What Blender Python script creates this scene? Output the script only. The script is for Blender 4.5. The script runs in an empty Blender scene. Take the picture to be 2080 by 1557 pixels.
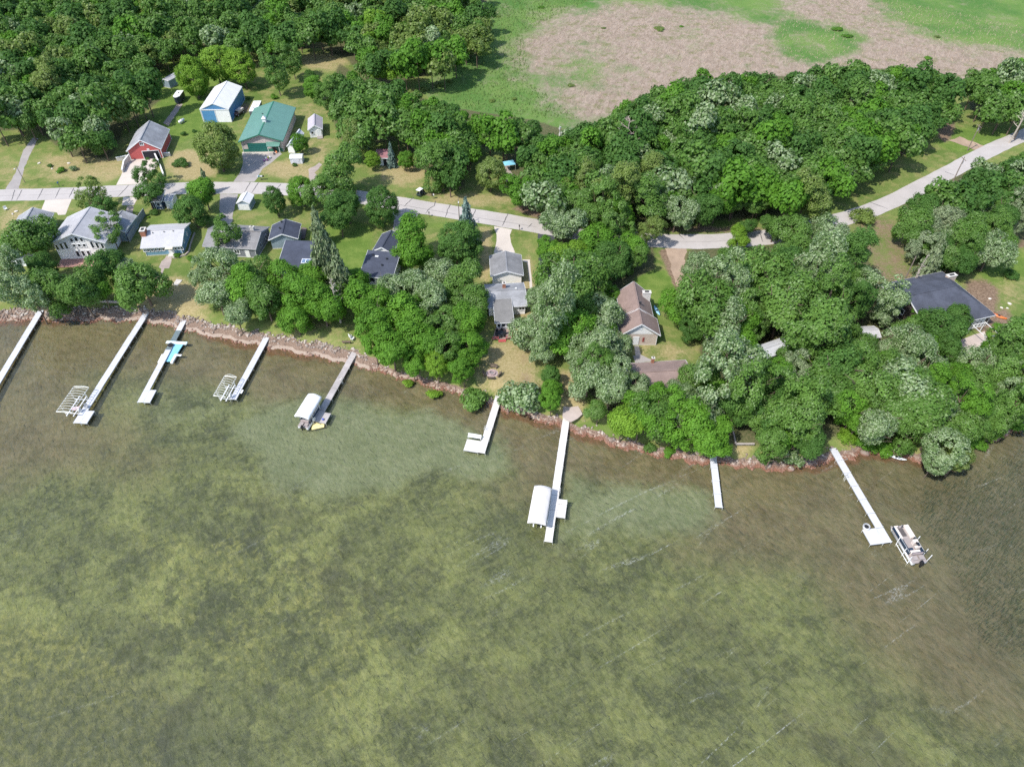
import bpy, math, random
import numpy as np
from mathutils import Vector, Matrix

# ------------------------------------------------------------------ camera, sky, sun, exposure
SC = bpy.context.scene
COL = SC.collection
HC, PITCH, FPX = 100.0, math.radians(45.0), 1443.0      # drone height, tilt below the horizon, focal length (px of 2080)
GZ = 1.7                                                # height of the land above the lake
cam_d = bpy.data.cameras.new('camera')
cam_d.sensor_fit = 'HORIZONTAL'; cam_d.sensor_width = 36.0; cam_d.lens = 36.0 * FPX / 2080.0
cam_d.clip_start = 0.5; cam_d.clip_end = 3000.0
cam = bpy.data.objects.new('camera', cam_d); COL.objects.link(cam)
cam.location = (0, 0, HC); cam.rotation_euler = (math.pi / 2 - PITCH, 0, 0)
SC.camera = cam

SUN_AZ, SUN_EL = math.radians(39.0), math.radians(53.0)  # light travels towards +x and a little away from the camera
W = bpy.data.worlds.new('World'); SC.world = W; W.use_nodes = True
wn = W.node_tree.nodes; wl = W.node_tree.links; wn.clear()
sky = wn.new('ShaderNodeTexSky'); sky.sky_type = 'NISHITA'; sky.sun_disc = False
sky.sun_elevation = SUN_EL
sdir = Vector((-math.cos(SUN_AZ) * math.cos(SUN_EL), -math.sin(SUN_AZ) * math.cos(SUN_EL), math.sin(SUN_EL)))  # towards the sun
sky.sun_rotation = math.atan2(sdir.x, sdir.y)
bg = wn.new('ShaderNodeBackground'); bg.inputs['Strength'].default_value = 0.15
wo = wn.new('ShaderNodeOutputWorld')
wl.new(sky.outputs[0], bg.inputs[0]); wl.new(bg.outputs[0], wo.inputs[0])
sun_d = bpy.data.lights.new('sun', 'SUN'); sun_d.energy = 3.0; sun_d.angle = math.radians(0.6); sun_d.color = (1.0, 0.955, 0.88)
sun = bpy.data.objects.new('sun', sun_d); COL.objects.link(sun)
sun.rotation_euler = (-sdir).to_track_quat('-Z', 'Y').to_euler(); sun.location = (0, 0, 150)
SC.view_settings.view_transform = 'Standard'; SC.view_settings.look = 'None'
SC.view_settings.exposure = 0.88; SC.view_settings.gamma = 1.0; SC.view_settings.use_curve_mapping = False
SC.render.engine = 'CYCLES'
SC.cycles.max_bounces = 6; SC.cycles.diffuse_bounces = 3; SC.cycles.glossy_bounces = 2
SC.cycles.transmission_bounces = 3; SC.cycles.transparent_max_bounces = 6
SC.cycles.sample_clamp_indirect = 6.0; SC.cycles.use_denoising = False

random.seed(7); RNG = np.random.default_rng(7)
R = random.uniform

# ------------------------------------------------------------------ ground positions (survey of the place)
_s, _c = math.sin(PITCH), math.cos(PITCH)
def at(u, v, z=GZ):
    """ground survey: the point at height z seen at survey coordinate (u, v)"""
    x = (u - 1040.0) / FPX; y = -(v - 778.5) / FPX
    dy = _c + y * _s; dz = -_s + y * _c
    t = (z - HC) / dz
    return Vector((x * t, dy * t, z))
def mpx(v, z=GZ):
    """survey units per metre at row v"""
    dz = -_s - (v - 778.5) / FPX * _c
    return FPX * (-dz) / (HC - z)

SHORE = [(-160, 672), (-60, 660), (0, 654), (60, 649), (140, 651), (200, 651), (250, 651), (300, 653), (350, 663), (400, 677), (450, 687),
         (500, 698), (550, 706), (600, 716), (650, 726), (700, 736), (740, 746), (800, 763), (860, 779), (920, 796),
         (980, 816), (1040, 836), (1100, 853), (1150, 869), (1200, 886), (1250, 903), (1300, 916), (1350, 925),
         (1400, 935), (1450, 939), (1500, 944), (1550, 952), (1600, 951), (1650, 943), (1700, 933), (1750, 920),
         (1800, 918), (1840, 930), (1870, 938), (1910, 934), (1950, 912), (2000, 897), (2040, 887), (2080, 870), (2200, 830)]
_sp = np.array([tuple(at(u, v, 0.0))[:2] for u, v in SHORE]); _sp = _sp[np.argsort(_sp[:, 0])]
def shore_y(x):
    return np.interp(x, _sp[:, 0], _sp[:, 1]) + 0.35 * np.sin(x * 0.9) + 0.25 * np.sin(x * 2.3 + 1)
def sstep(a, b, x):
    t = np.clip((x - a) / (b - a), 0, 1); return t * t * (3 - 2 * t)
def ground_z(x, y):
    d = y - shore_y(x)
    return np.where(d >= 0, GZ * sstep(-0.8, 6.5, d) - 0.06 * (1 - sstep(0, 1, d)), -0.1 - 1.5 * sstep(0, 60, -d) - 0.05 * np.minimum(-d, 4))

# ------------------------------------------------------------------ naming and tagging
def tag(o, label=None, cat=None, group=None, kind=None):
    if label: o['label'] = label
    if cat: o['category'] = cat
    if group: o['group'] = group
    if kind: o['kind'] = kind
    return o
def thing(name, label, cat, loc=(0, 0, 0), rz=0.0, group=None):
    o = bpy.data.objects.new(name, None); COL.objects.link(o)
    o.empty_display_size = 0.5
    o.location = loc; o.rotation_euler = (0, 0, rz)
    return tag(o, label, cat, group)
class MB:
    """collects shapes and links them as ONE mesh object"""
    def __init__(s): s.v = []; s.f = []
    def poly(s, pts, faces):
        n = len(s.v); s.v += [tuple(p) for p in pts]; s.f += [tuple(i + n for i in f) for f in faces]; return s
    def quad(s, a, b, c, d): return s.poly([a, b, c, d], [(0, 1, 2, 3)])
    def box(s, c, d, rz=0.0, taper=1.0):
        cx, cy, cz = c; hx, hy, hz = d[0] / 2, d[1] / 2, d[2] / 2; p = []
        cr, sr = math.cos(rz), math.sin(rz)
        for k in (-1, 1):
            t = taper if k > 0 else 1.0
            for i, j in ((-1, -1), (1, -1), (1, 1), (-1, 1)):
                x, y = i * hx * t, j * hy * t
                p.append((cx + x * cr - y * sr, cy + x * sr + y * cr, cz + k * hz))
        return s.poly(p, [(3, 2, 1, 0), (4, 5, 6, 7), (0, 1, 5, 4), (1, 2, 6, 5), (2, 3, 7, 6), (3, 0, 4, 7)])
    def prism(s, base, off):
        n = len(base); o = Vector(off)
        p = [Vector(b) for b in base] + [Vector(b) + o for b in base]
        return s.poly(p, [tuple(range(n - 1, -1, -1)), tuple(range(n, 2 * n))] + [(i, (i + 1) % n, (i + 1) % n + n, i + n) for i in range(n)])
    def tube(s, a, b, r0, r1=None, n=6, cap=True):
        a, b = Vector(a), Vector(b); r1 = r0 if r1 is None else r1
        w = (b - a); 
        if w.length < 1e-6: return s
        w.normalize(); u = w.orthogonal().normalized(); q = w.cross(u); p = []
        for c, r in ((a, r0), (b, r1)):
            for i in range(n):
                t = 2 * math.pi * i / n; p.append(c + (u * math.cos(t) + q * math.sin(t)) * r)
        f = [(i, (i + 1) % n, (i + 1) % n + n, i + n) for i in range(n)]
        if cap: f += [tuple(range(n - 1, -1, -1)), tuple(range(n, 2 * n))]
        return s.poly(p, f)
    def path(s, pts, r, n=6):
        for a, b in zip(pts[:-1], pts[1:]): s.tube(a, b, r, r, n)
        return s
    def beam(s, a, b, w, h):
        """box bar from a to b, w wide sideways, h high"""
        a, b = Vector(a), Vector(b); d = (b - a).normalized(); up = Vector((0, 0, 1))
        if abs(d.z) > 0.99: up = Vector((0, 1, 0))
        sd = d.cross(up).normalized() * (w / 2); uu = sd.cross(d).normalized() * (h / 2); p = []
        for c in (a, b): p += [c - sd - uu, c + sd - uu, c + sd + uu, c - sd + uu]
        return s.poly(p, [(3, 2, 1, 0), (4, 5, 6, 7), (0, 1, 5, 4), (1, 2, 6, 5), (2, 3, 7, 6), (3, 0, 4, 7)])
    def disc(s, c, r, h, n=16, r2=None):
        return s.tube(c, (c[0], c[1], c[2] + h), r, r if r2 is None else r2, n)
    def blob(s, c, rx, ry, rz, n=8, m=5, jit=0.0, rot=0.0):
        p = []; cr, sr = math.cos(rot), math.sin(rot)
        for j in range(1, m):
            ph = math.pi * j / m
            for i in range(n):
                t = 2 * math.pi * i / n; k = 1 + R(-jit, jit)
                x, y = rx * math.sin(ph) * math.cos(t) * k, ry * math.sin(ph) * math.sin(t) * k
                p.append((c[0] + x * cr - y * sr, c[1] + x * sr + y * cr, c[2] + rz * math.cos(ph) * k))
        p += [(c[0], c[1], c[2] + rz), (c[0], c[1], c[2] - rz)]; f = []
        for j in range(m - 2):
            for i in range(n): f.append((j * n + i, (j + 1) * n + i, (j + 1) * n + (i + 1) % n, j * n + (i + 1) % n))
        t = (m - 1) * n
        f += [(t, i, (i + 1) % n) for i in range(n)] + [(t + 1, (m - 2) * n + (i + 1) % n, (m - 2) * n + i) for i in range(n)]
        return s.poly(p, f)
    def mesh(s, name):
        me = bpy.data.meshes.new(name); me.from_pydata(s.v, [], s.f); me.update(); return me
    def build(s, name, mat, parent=None, smooth=False, bevel=0.0):
        me = s.mesh(name); me.materials.append(mat)
        if smooth: me.polygons.foreach_set('use_smooth', [True] * len(me.polygons))
        o = bpy.data.objects.new(name, me); COL.objects.link(o)
        if parent is not None: o.parent = parent
        if bevel > 0:
            b = o.modifiers.new('bevel', 'BEVEL'); b.width = bevel; b.segments = 2; b.limit_method = 'ANGLE'
        return o
def copy_tree(o, parent=None):
    c = o.copy(); COL.objects.link(c); c.parent = parent
    for ch in list(o.children): copy_tree(ch, c)
    return c

# ------------------------------------------------------------------ materials
class NT:
    def __init__(s, name):
        s.m = bpy.data.materials.new(name); s.m.use_nodes = True; s.t = s.m.node_tree; s.t.nodes.clear()
    def put(s, sock, v):
        if isinstance(v, bpy.types.NodeSocket): s.t.links.new(v, sock)
        elif v is not None:
            if isinstance(v, tuple) and len(v) == 3 and sock.type == 'RGBA': v = v + (1.0,)
            sock.default_value = v
    def n(s, typ, **kw):
        nd = s.t.nodes.new(typ)
        for k, v in kw.items():
            if k in nd.inputs: s.put(nd.inputs[k], v)
            else: setattr(nd, k, v)
        return nd
    def pos(s): return s.n('ShaderNodeNewGeometry').outputs['Position']
    def obj(s): return s.n('ShaderNodeTexCoord').outputs['Object']
    def map(s, vec, loc=(0, 0, 0), rot=(0, 0, 0), scale=(1, 1, 1)):
        if any(rot): q = s.n('ShaderNodeMapping', Vector=vec); q.inputs['Rotation'].default_value = rot; vec = q.outputs[0]      # turn first, then scale
        m = s.n('ShaderNodeMapping', Vector=vec); m.inputs['Location'].default_value = loc; m.inputs['Scale'].default_value = scale
        return m.outputs[0]
    def noise(s, vec, scale, detail=4.0, rough=0.55, dist=0.0):
        nd = s.n('ShaderNodeTexNoise', Vector=vec); nd.inputs['Scale'].default_value = scale; nd.inputs['Detail'].default_value = detail
        nd.inputs['Roughness'].default_value = rough; nd.inputs['Distortion'].default_value = dist
        return nd.outputs['Fac']
    def math(s, op, a, b=None, c=None, clamp=False):
        nd = s.t.nodes.new('ShaderNodeMath'); nd.operation = op; nd.use_clamp = clamp
        s.put(nd.inputs[0], a)
        if b is not None: s.put(nd.inputs[1], b)
        if c is not None: s.put(nd.inputs[2], c)
        return nd.outputs[0]
    def rng(s, v, a, b, c=0.0, d=1.0, smooth=True):
        nd = s.t.nodes.new('ShaderNodeMapRange'); nd.interpolation_type = 'SMOOTHSTEP' if smooth else 'LINEAR'; nd.clamp = True
        s.put(nd.inputs['Value'], v)
        for k, x in (('From Min', a), ('From Max', b), ('To Min', c), ('To Max', d)): s.put(nd.inputs[k], x)
        return nd.outputs[0]
    def mix(s, f, a, b, blend='MIX'):
        nd = s.t.nodes.new('ShaderNodeMix'); nd.data_type = 'RGBA'; nd.blend_type = blend
        s.put(nd.inputs[0], f); s.put(nd.inputs[6], a); s.put(nd.inputs[7], b); return nd.outputs[2]
    def attr(s, name, out='Fac'): return s.n('ShaderNodeAttribute', attribute_name=name).outputs[out]
    def sep(s, c):
        nd = s.n('ShaderNodeSeparateColor'); s.put(nd.inputs[0], c); return nd.outputs
    def bump(s, h, strength=0.3, dist=0.05):
        nd = s.n('ShaderNodeBump'); nd.inputs['Strength'].default_value = strength; nd.inputs['Distance'].default_value = dist
        s.put(nd.inputs['Height'], h); return nd.outputs[0]
    def bsdf(s, col, rough=0.7, metal=0.0, spec=0.4, normal=None, **kw):
        nd = s.n('ShaderNodeBsdfPrincipled'); s.put(nd.inputs['Base Color'], col); s.put(nd.inputs['Roughness'], rough)
        s.put(nd.inputs['Metallic'], metal); s.put(nd.inputs['Specular IOR Level'], spec)
        if normal is not None: s.put(nd.inputs['Normal'], normal)
        for k, v in kw.items(): s.put(nd.inputs[k], v)
        return nd.outputs[0]
    def out(s, sh):
        o = s.n('ShaderNodeOutputMaterial'); s.t.links.new(sh, o.inputs['Surface']); return s.m
MATS = {}
def plain(name, col, rough=0.6, var=0.12, scale=3.0, spec=0.4, metal=0.0, bump=0.1, stretch=(1, 1, 1)):
    """plain painted / stained / fabric surface: colour varied by two noises, slight relief"""
    if name in MATS: return MATS[name]
    t = NT(name); v = t.map(t.obj(), scale=stretch)
    n1 = t.noise(v, scale, 5.0); n2 = t.noise(v, scale * 7.0, 3.0)
    f = t.math('ADD', t.math('MULTIPLY', n1, 0.65), t.math('MULTIPLY', n2, 0.35))
    a = tuple(min(1, c * (1 + var)) for c in col); b = tuple(c * (1 - var) for c in col)
    c = t.mix(t.rng(f, 0.3, 0.7), b, a)
    MATS[name] = t.out(t.bsdf(c, rough, metal, spec, t.bump(n2, bump, 0.02)))
    return MATS[name]
def shingles(name, col, var=0.25, row=0.28, w=0.6):
    """asphalt shingle courses running along the slope, streaked by weather"""
    if name in MATS: return MATS[name]
    t = NT(name); o = t.obj()
    br = t.n('ShaderNodeTexBrick', Vector=t.n('ShaderNodeTexCoord').outputs['UV'])
    br.inputs['Color1'].default_value = (1, 1, 1, 1); br.inputs['Color2'].default_value = (0.72, 0.72, 0.72, 1); br.inputs['Mortar'].default_value = (0.55, 0.55, 0.55, 1)
    br.inputs['Scale'].default_value = 1.0; br.inputs['Mortar Size'].default_value = 0.02; br.inputs['Brick Width'].default_value = w; br.inputs['Row Height'].default_value = row
    big = t.noise(o, 0.35, 5.0, 0.6); fine = t.noise(o, 9.0, 3.0)
    c = t.mix(t.rng(big, 0.3, 0.7), tuple(x * (1 - var) for x in col), tuple(x * (1 + var) for x in col))
    c = t.mix(0.45, c, t.mix(1.0, c, br.outputs['Color'], 'MULTIPLY'))
    c = t.mix(t.rng(fine, 0.35, 0.75, 0.0, 0.35), c, tuple(min(1, x * 1.5) for x in col))
    MATS[name] = t.out(t.bsdf(c, 0.85, 0, 0.25, t.bump(fine, 0.25, 0.02)))
    return MATS[name]
def ribbed(name, col, pitch=0.45, axis=0, rough=0.45, var=0.06, spec=0.4):
    """sheet metal or lapped siding: ribs along one axis of the object"""
    if name in MATS: return MATS[name]
    t = NT(name); o = t.obj()
    wv = t.n('ShaderNodeTexWave', Vector=o); wv.wave_type = 'BANDS'; wv.bands_direction = 'XYZ'[axis]; wv.wave_profile = 'SAW'
    wv.inputs['Scale'].default_value = 1.0 / pitch * 0.314 ; wv.inputs['Distortion'].default_value = 0
    n1 = t.noise(o, 0.6, 4.0)
    c = t.mix(t.rng(n1, 0.3, 0.7), tuple(x * (1 - var) for x in col), tuple(min(1, x * (1 + var)) for x in col))
    c = t.mix(t.rng(wv.outputs['Fac'], 0.0, 0.18, 0.22, 0.0), c, tuple(x * 0.55 for x in col))
    MATS[name] = t.out(t.bsdf(c, rough, 0, spec, t.bump(wv.outputs['Fac'], 0.3, 0.02)))
    return MATS[name]
def glass(name='window_glass', col=(0.015, 0.02, 0.024)):
    if name in MATS: return MATS[name]
    t = NT(name); n = t.noise(t.obj(), 2.0)
    MATS[name] = t.out(t.bsdf(t.mix(n, col, tuple(c * 2.2 for c in col)), 0.08, 0, 0.6)); return MATS[name]

M_WHITE = plain('white_paint', (0.70, 0.70, 0.69), 0.5, 0.05)
M_TRIM = plain('white_trim', (0.70, 0.71, 0.72), 0.45, 0.05)
M_DARK = plain('dark_rubber', (0.02, 0.02, 0.022), 0.55, 0.3)
M_ALU = plain('aluminium', (0.62, 0.63, 0.62), 0.4, 0.1, metal=0.55)
M_GALV = plain('galvanised_tube', (0.66, 0.66, 0.62), 0.45, 0.12, metal=0.3)
M_GLASS = glass()
M_CONC = plain('concrete', (0.52, 0.49, 0.45), 0.85, 0.12, 0.6)
M_BRICK = plain('chimney_brick', (0.30, 0.13, 0.08), 0.85, 0.25, 4.0)
M_WOODG = plain('weathered_wood', (0.36, 0.32, 0.30), 0.8, 0.2, 2.0, stretch=(1, 6, 1))
M_BARK = plain('bark', (0.13, 0.095, 0.07), 0.9, 0.35, 5.0, bump=0.6, stretch=(1, 1, 0.25))
M_BARKP = plain('pale_bark', (0.38, 0.33, 0.28), 0.9, 0.3, 5.0, bump=0.5, stretch=(1, 1, 0.25))
# ------------------------------------------------------------------ ground, lake bed, water
def poly_sd(pts, X, Y):
    """signed distance to a polygon (positive inside)"""
    P = np.array(pts, float); n = len(P); d = np.full(X.shape, 1e18); ins = np.zeros(X.shape, bool)
    for i in range(n):
        a, b = P[i], P[(i + 1) % n]; ex, ey = b - a
        wx, wy = X - a[0], Y - a[1]
        t = np.clip((wx * ex + wy * ey) / (ex * ex + ey * ey + 1e-12), 0, 1)
        d = np.minimum(d, (wx - ex * t) ** 2 + (wy - ey * t) ** 2)
        c = ((a[1] <= Y) & (b[1] > Y)) | ((b[1] <= Y) & (a[1] > Y))
        xi = a[0] + (Y - a[1]) / np.where(abs(b[1] - a[1]) < 1e-12, 1e-12, b[1] - a[1]) * ex
        ins ^= c & (X < xi)
    d = np.sqrt(d); return np.where(ins, d, -d)
def pxpoly(px, z=GZ): return [tuple(at(u, v, z))[:2] for u, v in px]
def zone(px, X, Y, blur, z=GZ):
    return sstep(-blur, blur, poly_sd(pxpoly(px, z), X, Y))
def ell(u, v, ru, rv):
    return [(u + ru * math.cos(t), v + rv * math.sin(t)) for t in np.linspace(0, 2 * math.pi, 13)[:-1]]

WOOD_A = [(-40, -40), (985, -40), (992, 60), (985, 105), (930, 128), (900, 150), (850, 155), (800, 172), (735, 158), (705, 120), (650, 98), (560, 100),
          (520, 108), (372, 98), (345, 118), (318, 150), (312, 185), (325, 205), (255, 255), (228, 322), (150, 318), (110, 292), (70, 262), (-40, 268)]
WOOD_B = [(690, 128), (735, 160), (800, 174), (860, 200), (940, 222), (1090, 245), (1150, 265), (1235, 240), (1270, 208), (1340, 185), (1420, 152), (1480, 168),
          (1530, 152), (1600, 155), (1700, 138), (1860, 140), (1950, 160), (1930, 240), (1900, 272), (1845, 308), (1780, 345), (1715, 385), (1650, 420), (1560, 440), (1380, 452),
          (1290, 455), (1180, 440), (1110, 425), (1060, 405), (1035, 395), (1020, 300), (970, 300), (940, 380), (880, 370), (850, 320), (810, 285), (700, 300), (672, 235), (668, 180)]
WOOD_C = [(1962, 155), (2110, 118), (2110, 262), (2062, 250), (1995, 245), (1968, 215)]
WOOD_D = [(1835, 385), (1890, 400), (1945, 355), (2000, 335), (2045, 330), (2110, 300), (2110, 440), (2070, 500), (2000, 545), (1955, 560), (1890, 550), (1850, 500), (1830, 430)]
WOOD_E = [(1120, 470), (1200, 455), (1290, 478), (1330, 500), (1330, 545), (1300, 560), (1262, 590), (1262, 680), (1275, 740), (1290, 800), (1380, 800), (1420, 740), (1425, 690), (1395, 660), (1385, 580),
          (1395, 510), (1480, 478), (1560, 500), (1650, 470), (1720, 468), (1785, 560), (1812, 600), (1818, 640), (1850, 680), (1960, 705), (2010, 690), (2060, 660), (2110, 640),
          (2110, 845), (2040, 862), (1960, 880), (1880, 890), (1800, 880), (1720, 872), (1650, 912), (1580, 918), (1545, 900), (1480, 900), (1440, 908), (1350, 885), (1250, 862), (1180, 780), (1130, 700), (1110, 620), (1120, 540)]

def grid_mesh(name, xs, ds, zf, attrs):
    nx, nd = len(xs), len(ds); X = np.repeat(xs[None, :], nd, 0); Y = shore_y(X) + ds[:, None]
    Z = zf(X, Y, np.repeat(ds[:, None], nx, 1))
    me = bpy.data.meshes.new(name); co = np.stack([X, Y, Z], -1).reshape(-1, 3)
    idx = np.arange(nx * nd).reshape(nd, nx)
    q = np.stack([idx[:-1, :-1], idx[:-1, 1:], idx[1:, 1:], idx[1:, :-1]], -1).reshape(-1, 4)
    if ds[1] < ds[0]: q = q[:, ::-1]
    me.vertices.add(len(co)); me.vertices.foreach_set('co', co.ravel())
    me.loops.add(q.size); me.loops.foreach_set('vertex_index', q.ravel().astype(np.int32))
    me.polygons.add(len(q)); me.polygons.foreach_set('loop_start', np.arange(0, q.size, 4, dtype=np.int32))
    me.polygons.foreach_set('use_smooth', np.ones(len(q), bool))
    me.update(); me.validate()
    for nm, arr in attrs(X, Y).items():
        a = me.attributes.new(nm, 'FLOAT_COLOR', 'POINT'); a.data.foreach_set('color', arr.reshape(-1, 4).astype(np.float32).ravel())
    o = bpy.data.objects.new(name, me); COL.objects.link(o); return o

xs = np.concatenate([np.linspace(-700, -262, 40), np.arange(-260, 260.5, 1.0), np.linspace(262, 700, 40)])
d_land = np.concatenate([np.arange(0, 10, 0.5), np.arange(10, 120, 1.0), np.arange(120, 300, 2.0), np.linspace(300, 900, 40)])
d_lake = -np.concatenate([np.arange(0, 10, 0.5), np.arange(10, 110, 1.0), np.linspace(111, 400, 30)])

def land_attrs(X, Y):
    z = lambda px, b: zone(px, X, Y, b)
    mx = lambda *a: np.maximum.reduce(a)
    D = Y - shore_y(X)
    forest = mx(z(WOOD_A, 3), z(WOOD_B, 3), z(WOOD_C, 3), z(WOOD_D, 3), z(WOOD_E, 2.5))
    tan1 = z([(1050, 85), (1140, 28), (1250, 8), (1380, 10), (1480, 32), (1560, 55), (1625, 90), (1650, 130), (1650, 190), (1350, 230), (1260, 260), (1200, 262), (1150, 232), (1100, 180), (1060, 130)], 15)
    tan2 = z([(1540, -30), (1720, -30), (1800, 30), (1900, 75), (2100, 95), (2100, 190), (1900, 190), (1640, 190), (1640, 130), (1700, 95), (1600, 30)], 15)
    tang = z(ell(1665, 82, 90, 34), 9)
    tang2 = z([(1830, -30), (2120, -30), (2120, 100), (2000, 105), (1900, 60)], 14)
    tang3 = z(ell(1190, 140, 75, 45), 12)
    tan = np.clip(mx(tan1, tan2) - 0.9 * tang - 0.55 * tang2 - 0.45 * tang3, 0, 1)
    reeds = z([(840, 175), (930, 130), (985, 100), (960, -60), (2400, -60), (2400, 150), (1250, 260), (1090, 262), (920, 235)], 3)
    dry = mx(z(ell(170, 340, 110, 38), 6) * .7, z(ell(390, 335, 60, 35), 4) * .9, z(ell(590, 345, 65, 22), 4) * .8, z(ell(40, 450, 60, 40), 6) * .75, z(ell(20, 350, 40, 40), 4) * .5,
             z([(972, 460), (1003, 460), (1000, 560), (985, 600), (972, 560)], 2) * .8, z([(970, 690), (1100, 690), (1110, 800), (960, 800)], 5) * .85,
             z([(1040, 570), (1075, 500), (1090, 560), (1080, 700), (1040, 690)], 2) * .8, z([(235, 560), (420, 560), (430, 660), (230, 640)], 5) * .85, z([(1130, 750), (1190, 750), (1190, 850), (1130, 850)], 3) * .9,
             z(ell(820, 350, 60, 30), 5) * .8, z(ell(960, 405, 100, 16), 3) * .7, z(ell(650, 310, 45, 40), 5) * .55, z(ell(620, 225, 60, 25), 5) * .5, z(ell(660, 690, 110, 60), 6) * .5, z(ell(660, 125, 60, 22), 4) * .7,
             z(ell(1340, 715, 90, 30), 4) * .6, z(ell(1940, 300, 120, 60), 9) * .25, z(ell(1510, 890, 30, 40), 3) * .9, z(ell(560, 440, 60, 30), 4) * .35, z(ell(2050, 590, 60, 40), 4) * .5)
    dirt = mx(z([(1040, 425), (1095, 445), (1110, 440), (1060, 405)], 2), z([(1335, 505), (1395, 505), (1390, 590), (1375, 600), (1360, 560)], 1.5), z(ell(1990, 610, 45, 45), 3) * .95, z(ell(2010, 650, 60, 30), 3) * .8,
              z([(1715, 450), (1800, 432), (1860, 470), (1880, 590), (1790, 600)], 3) * .55, z(ell(450, 335, 25, 20), 3) * .3, z(ell(1065, 745, 25, 60), 4) * .55, z(ell(1450, 466, 130, 10), 2) * .7, z(ell(1920, 250, 22, 40), 2) * .9,
              z(ell(2070, 490, 30, 15), 2) * .9, z(ell(870, 395, 45, 6), 1.5) * .6, z(ell(500, 222, 14, 14), 2) * .7)
    lush = mx(z([(680, 440), (760, 460), (740, 560), (690, 590), (640, 600), (640, 500)], 4), z(ell(900, 458, 70, 12), 3) * .6, z([(1255, 560), (1390, 545), (1390, 610), (1300, 620)], 3), z([(330, 120), (480, 120), (500, 240), (360, 300), (300, 250)], 5) * .7,
              z(ell(1985, 285, 90, 30), 4) * .8, z(ell(2040, 540, 60, 45), 4) * .8, z(ell(340, 445, 60, 20), 3) * .5)
    riprap = np.where(X < at(760, 750).x, sstep(3.6, 2.4, D), sstep(2.0, .9, D))
    one = np.ones_like(X)
    return {'zone_a': np.stack([dry, dirt, tan, riprap], -1), 'zone_b': np.stack([forest, lush, reeds, sstep(1.6, 0.2, D)], -1)}
def lake_attrs(X, Y):
    z = lambda px, b: zone(px, X, Y, b, 0.0)
    D = shore_y(X) - Y
    sand = np.maximum.reduce([z([(470, 860), (640, 800), (860, 835), (1010, 900), (1030, 950), (900, 955), (760, 985), (660, 1000), (560, 960)], 7), .85 * z([(1150, 960), (1300, 985), (1440, 1000), (1430, 1060), (1280, 1090), (1150, 1085)], 6), .5 * z([(180, 760), (480, 760), (560, 840), (400, 880), (200, 860)], 8)])
    brown = np.maximum.reduce([sstep(34, 6, D) * .95, .75 * z([(-200, 640), (500, 700), (480, 800), (330, 900), (200, 960), (-200, 1010)], 12), .8 * z([(1350, 950), (1900, 930), (2150, 900), (2150, 1500), (1950, 1480), (1760, 1330), (1560, 1080)], 12), .6 * z([(-60, 680), (120, 690), (430, 900), (300, 1000), (-60, 980)], 14)])
    brown = np.clip(brown - sand * .8, 0, 1)
    yellow = np.maximum.reduce([z([(-100, 1230), (140, 1270), (330, 1400), (300, 1600), (-100, 1600)], 8), .5 * z([(200, 1060), (560, 1020), (900, 1200), (760, 1500), (300, 1400)], 10)])
    red = sstep(3.2, .3, D) * np.clip(.55 + .5 * np.sin(X * .11 + 1.0), .25, 1) 
    dark = z([(-100, 1420), (330, 1330), (520, 1600), (-100, 1620)], 8) * .6 + .6 * z([(1820, 960), (1960, 935), (2200, 860), (2200, 1420), (2060, 1340), (1960, 1250), (1900, 1130), (1830, 1040)], 22)
    return {'zone_a': np.stack([sand, brown, yellow, red], -1), 'zone_b': np.stack([np.clip(dark, 0, 1), sand * 0, sand * 0, sand * 0 + 1], -1)}

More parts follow.
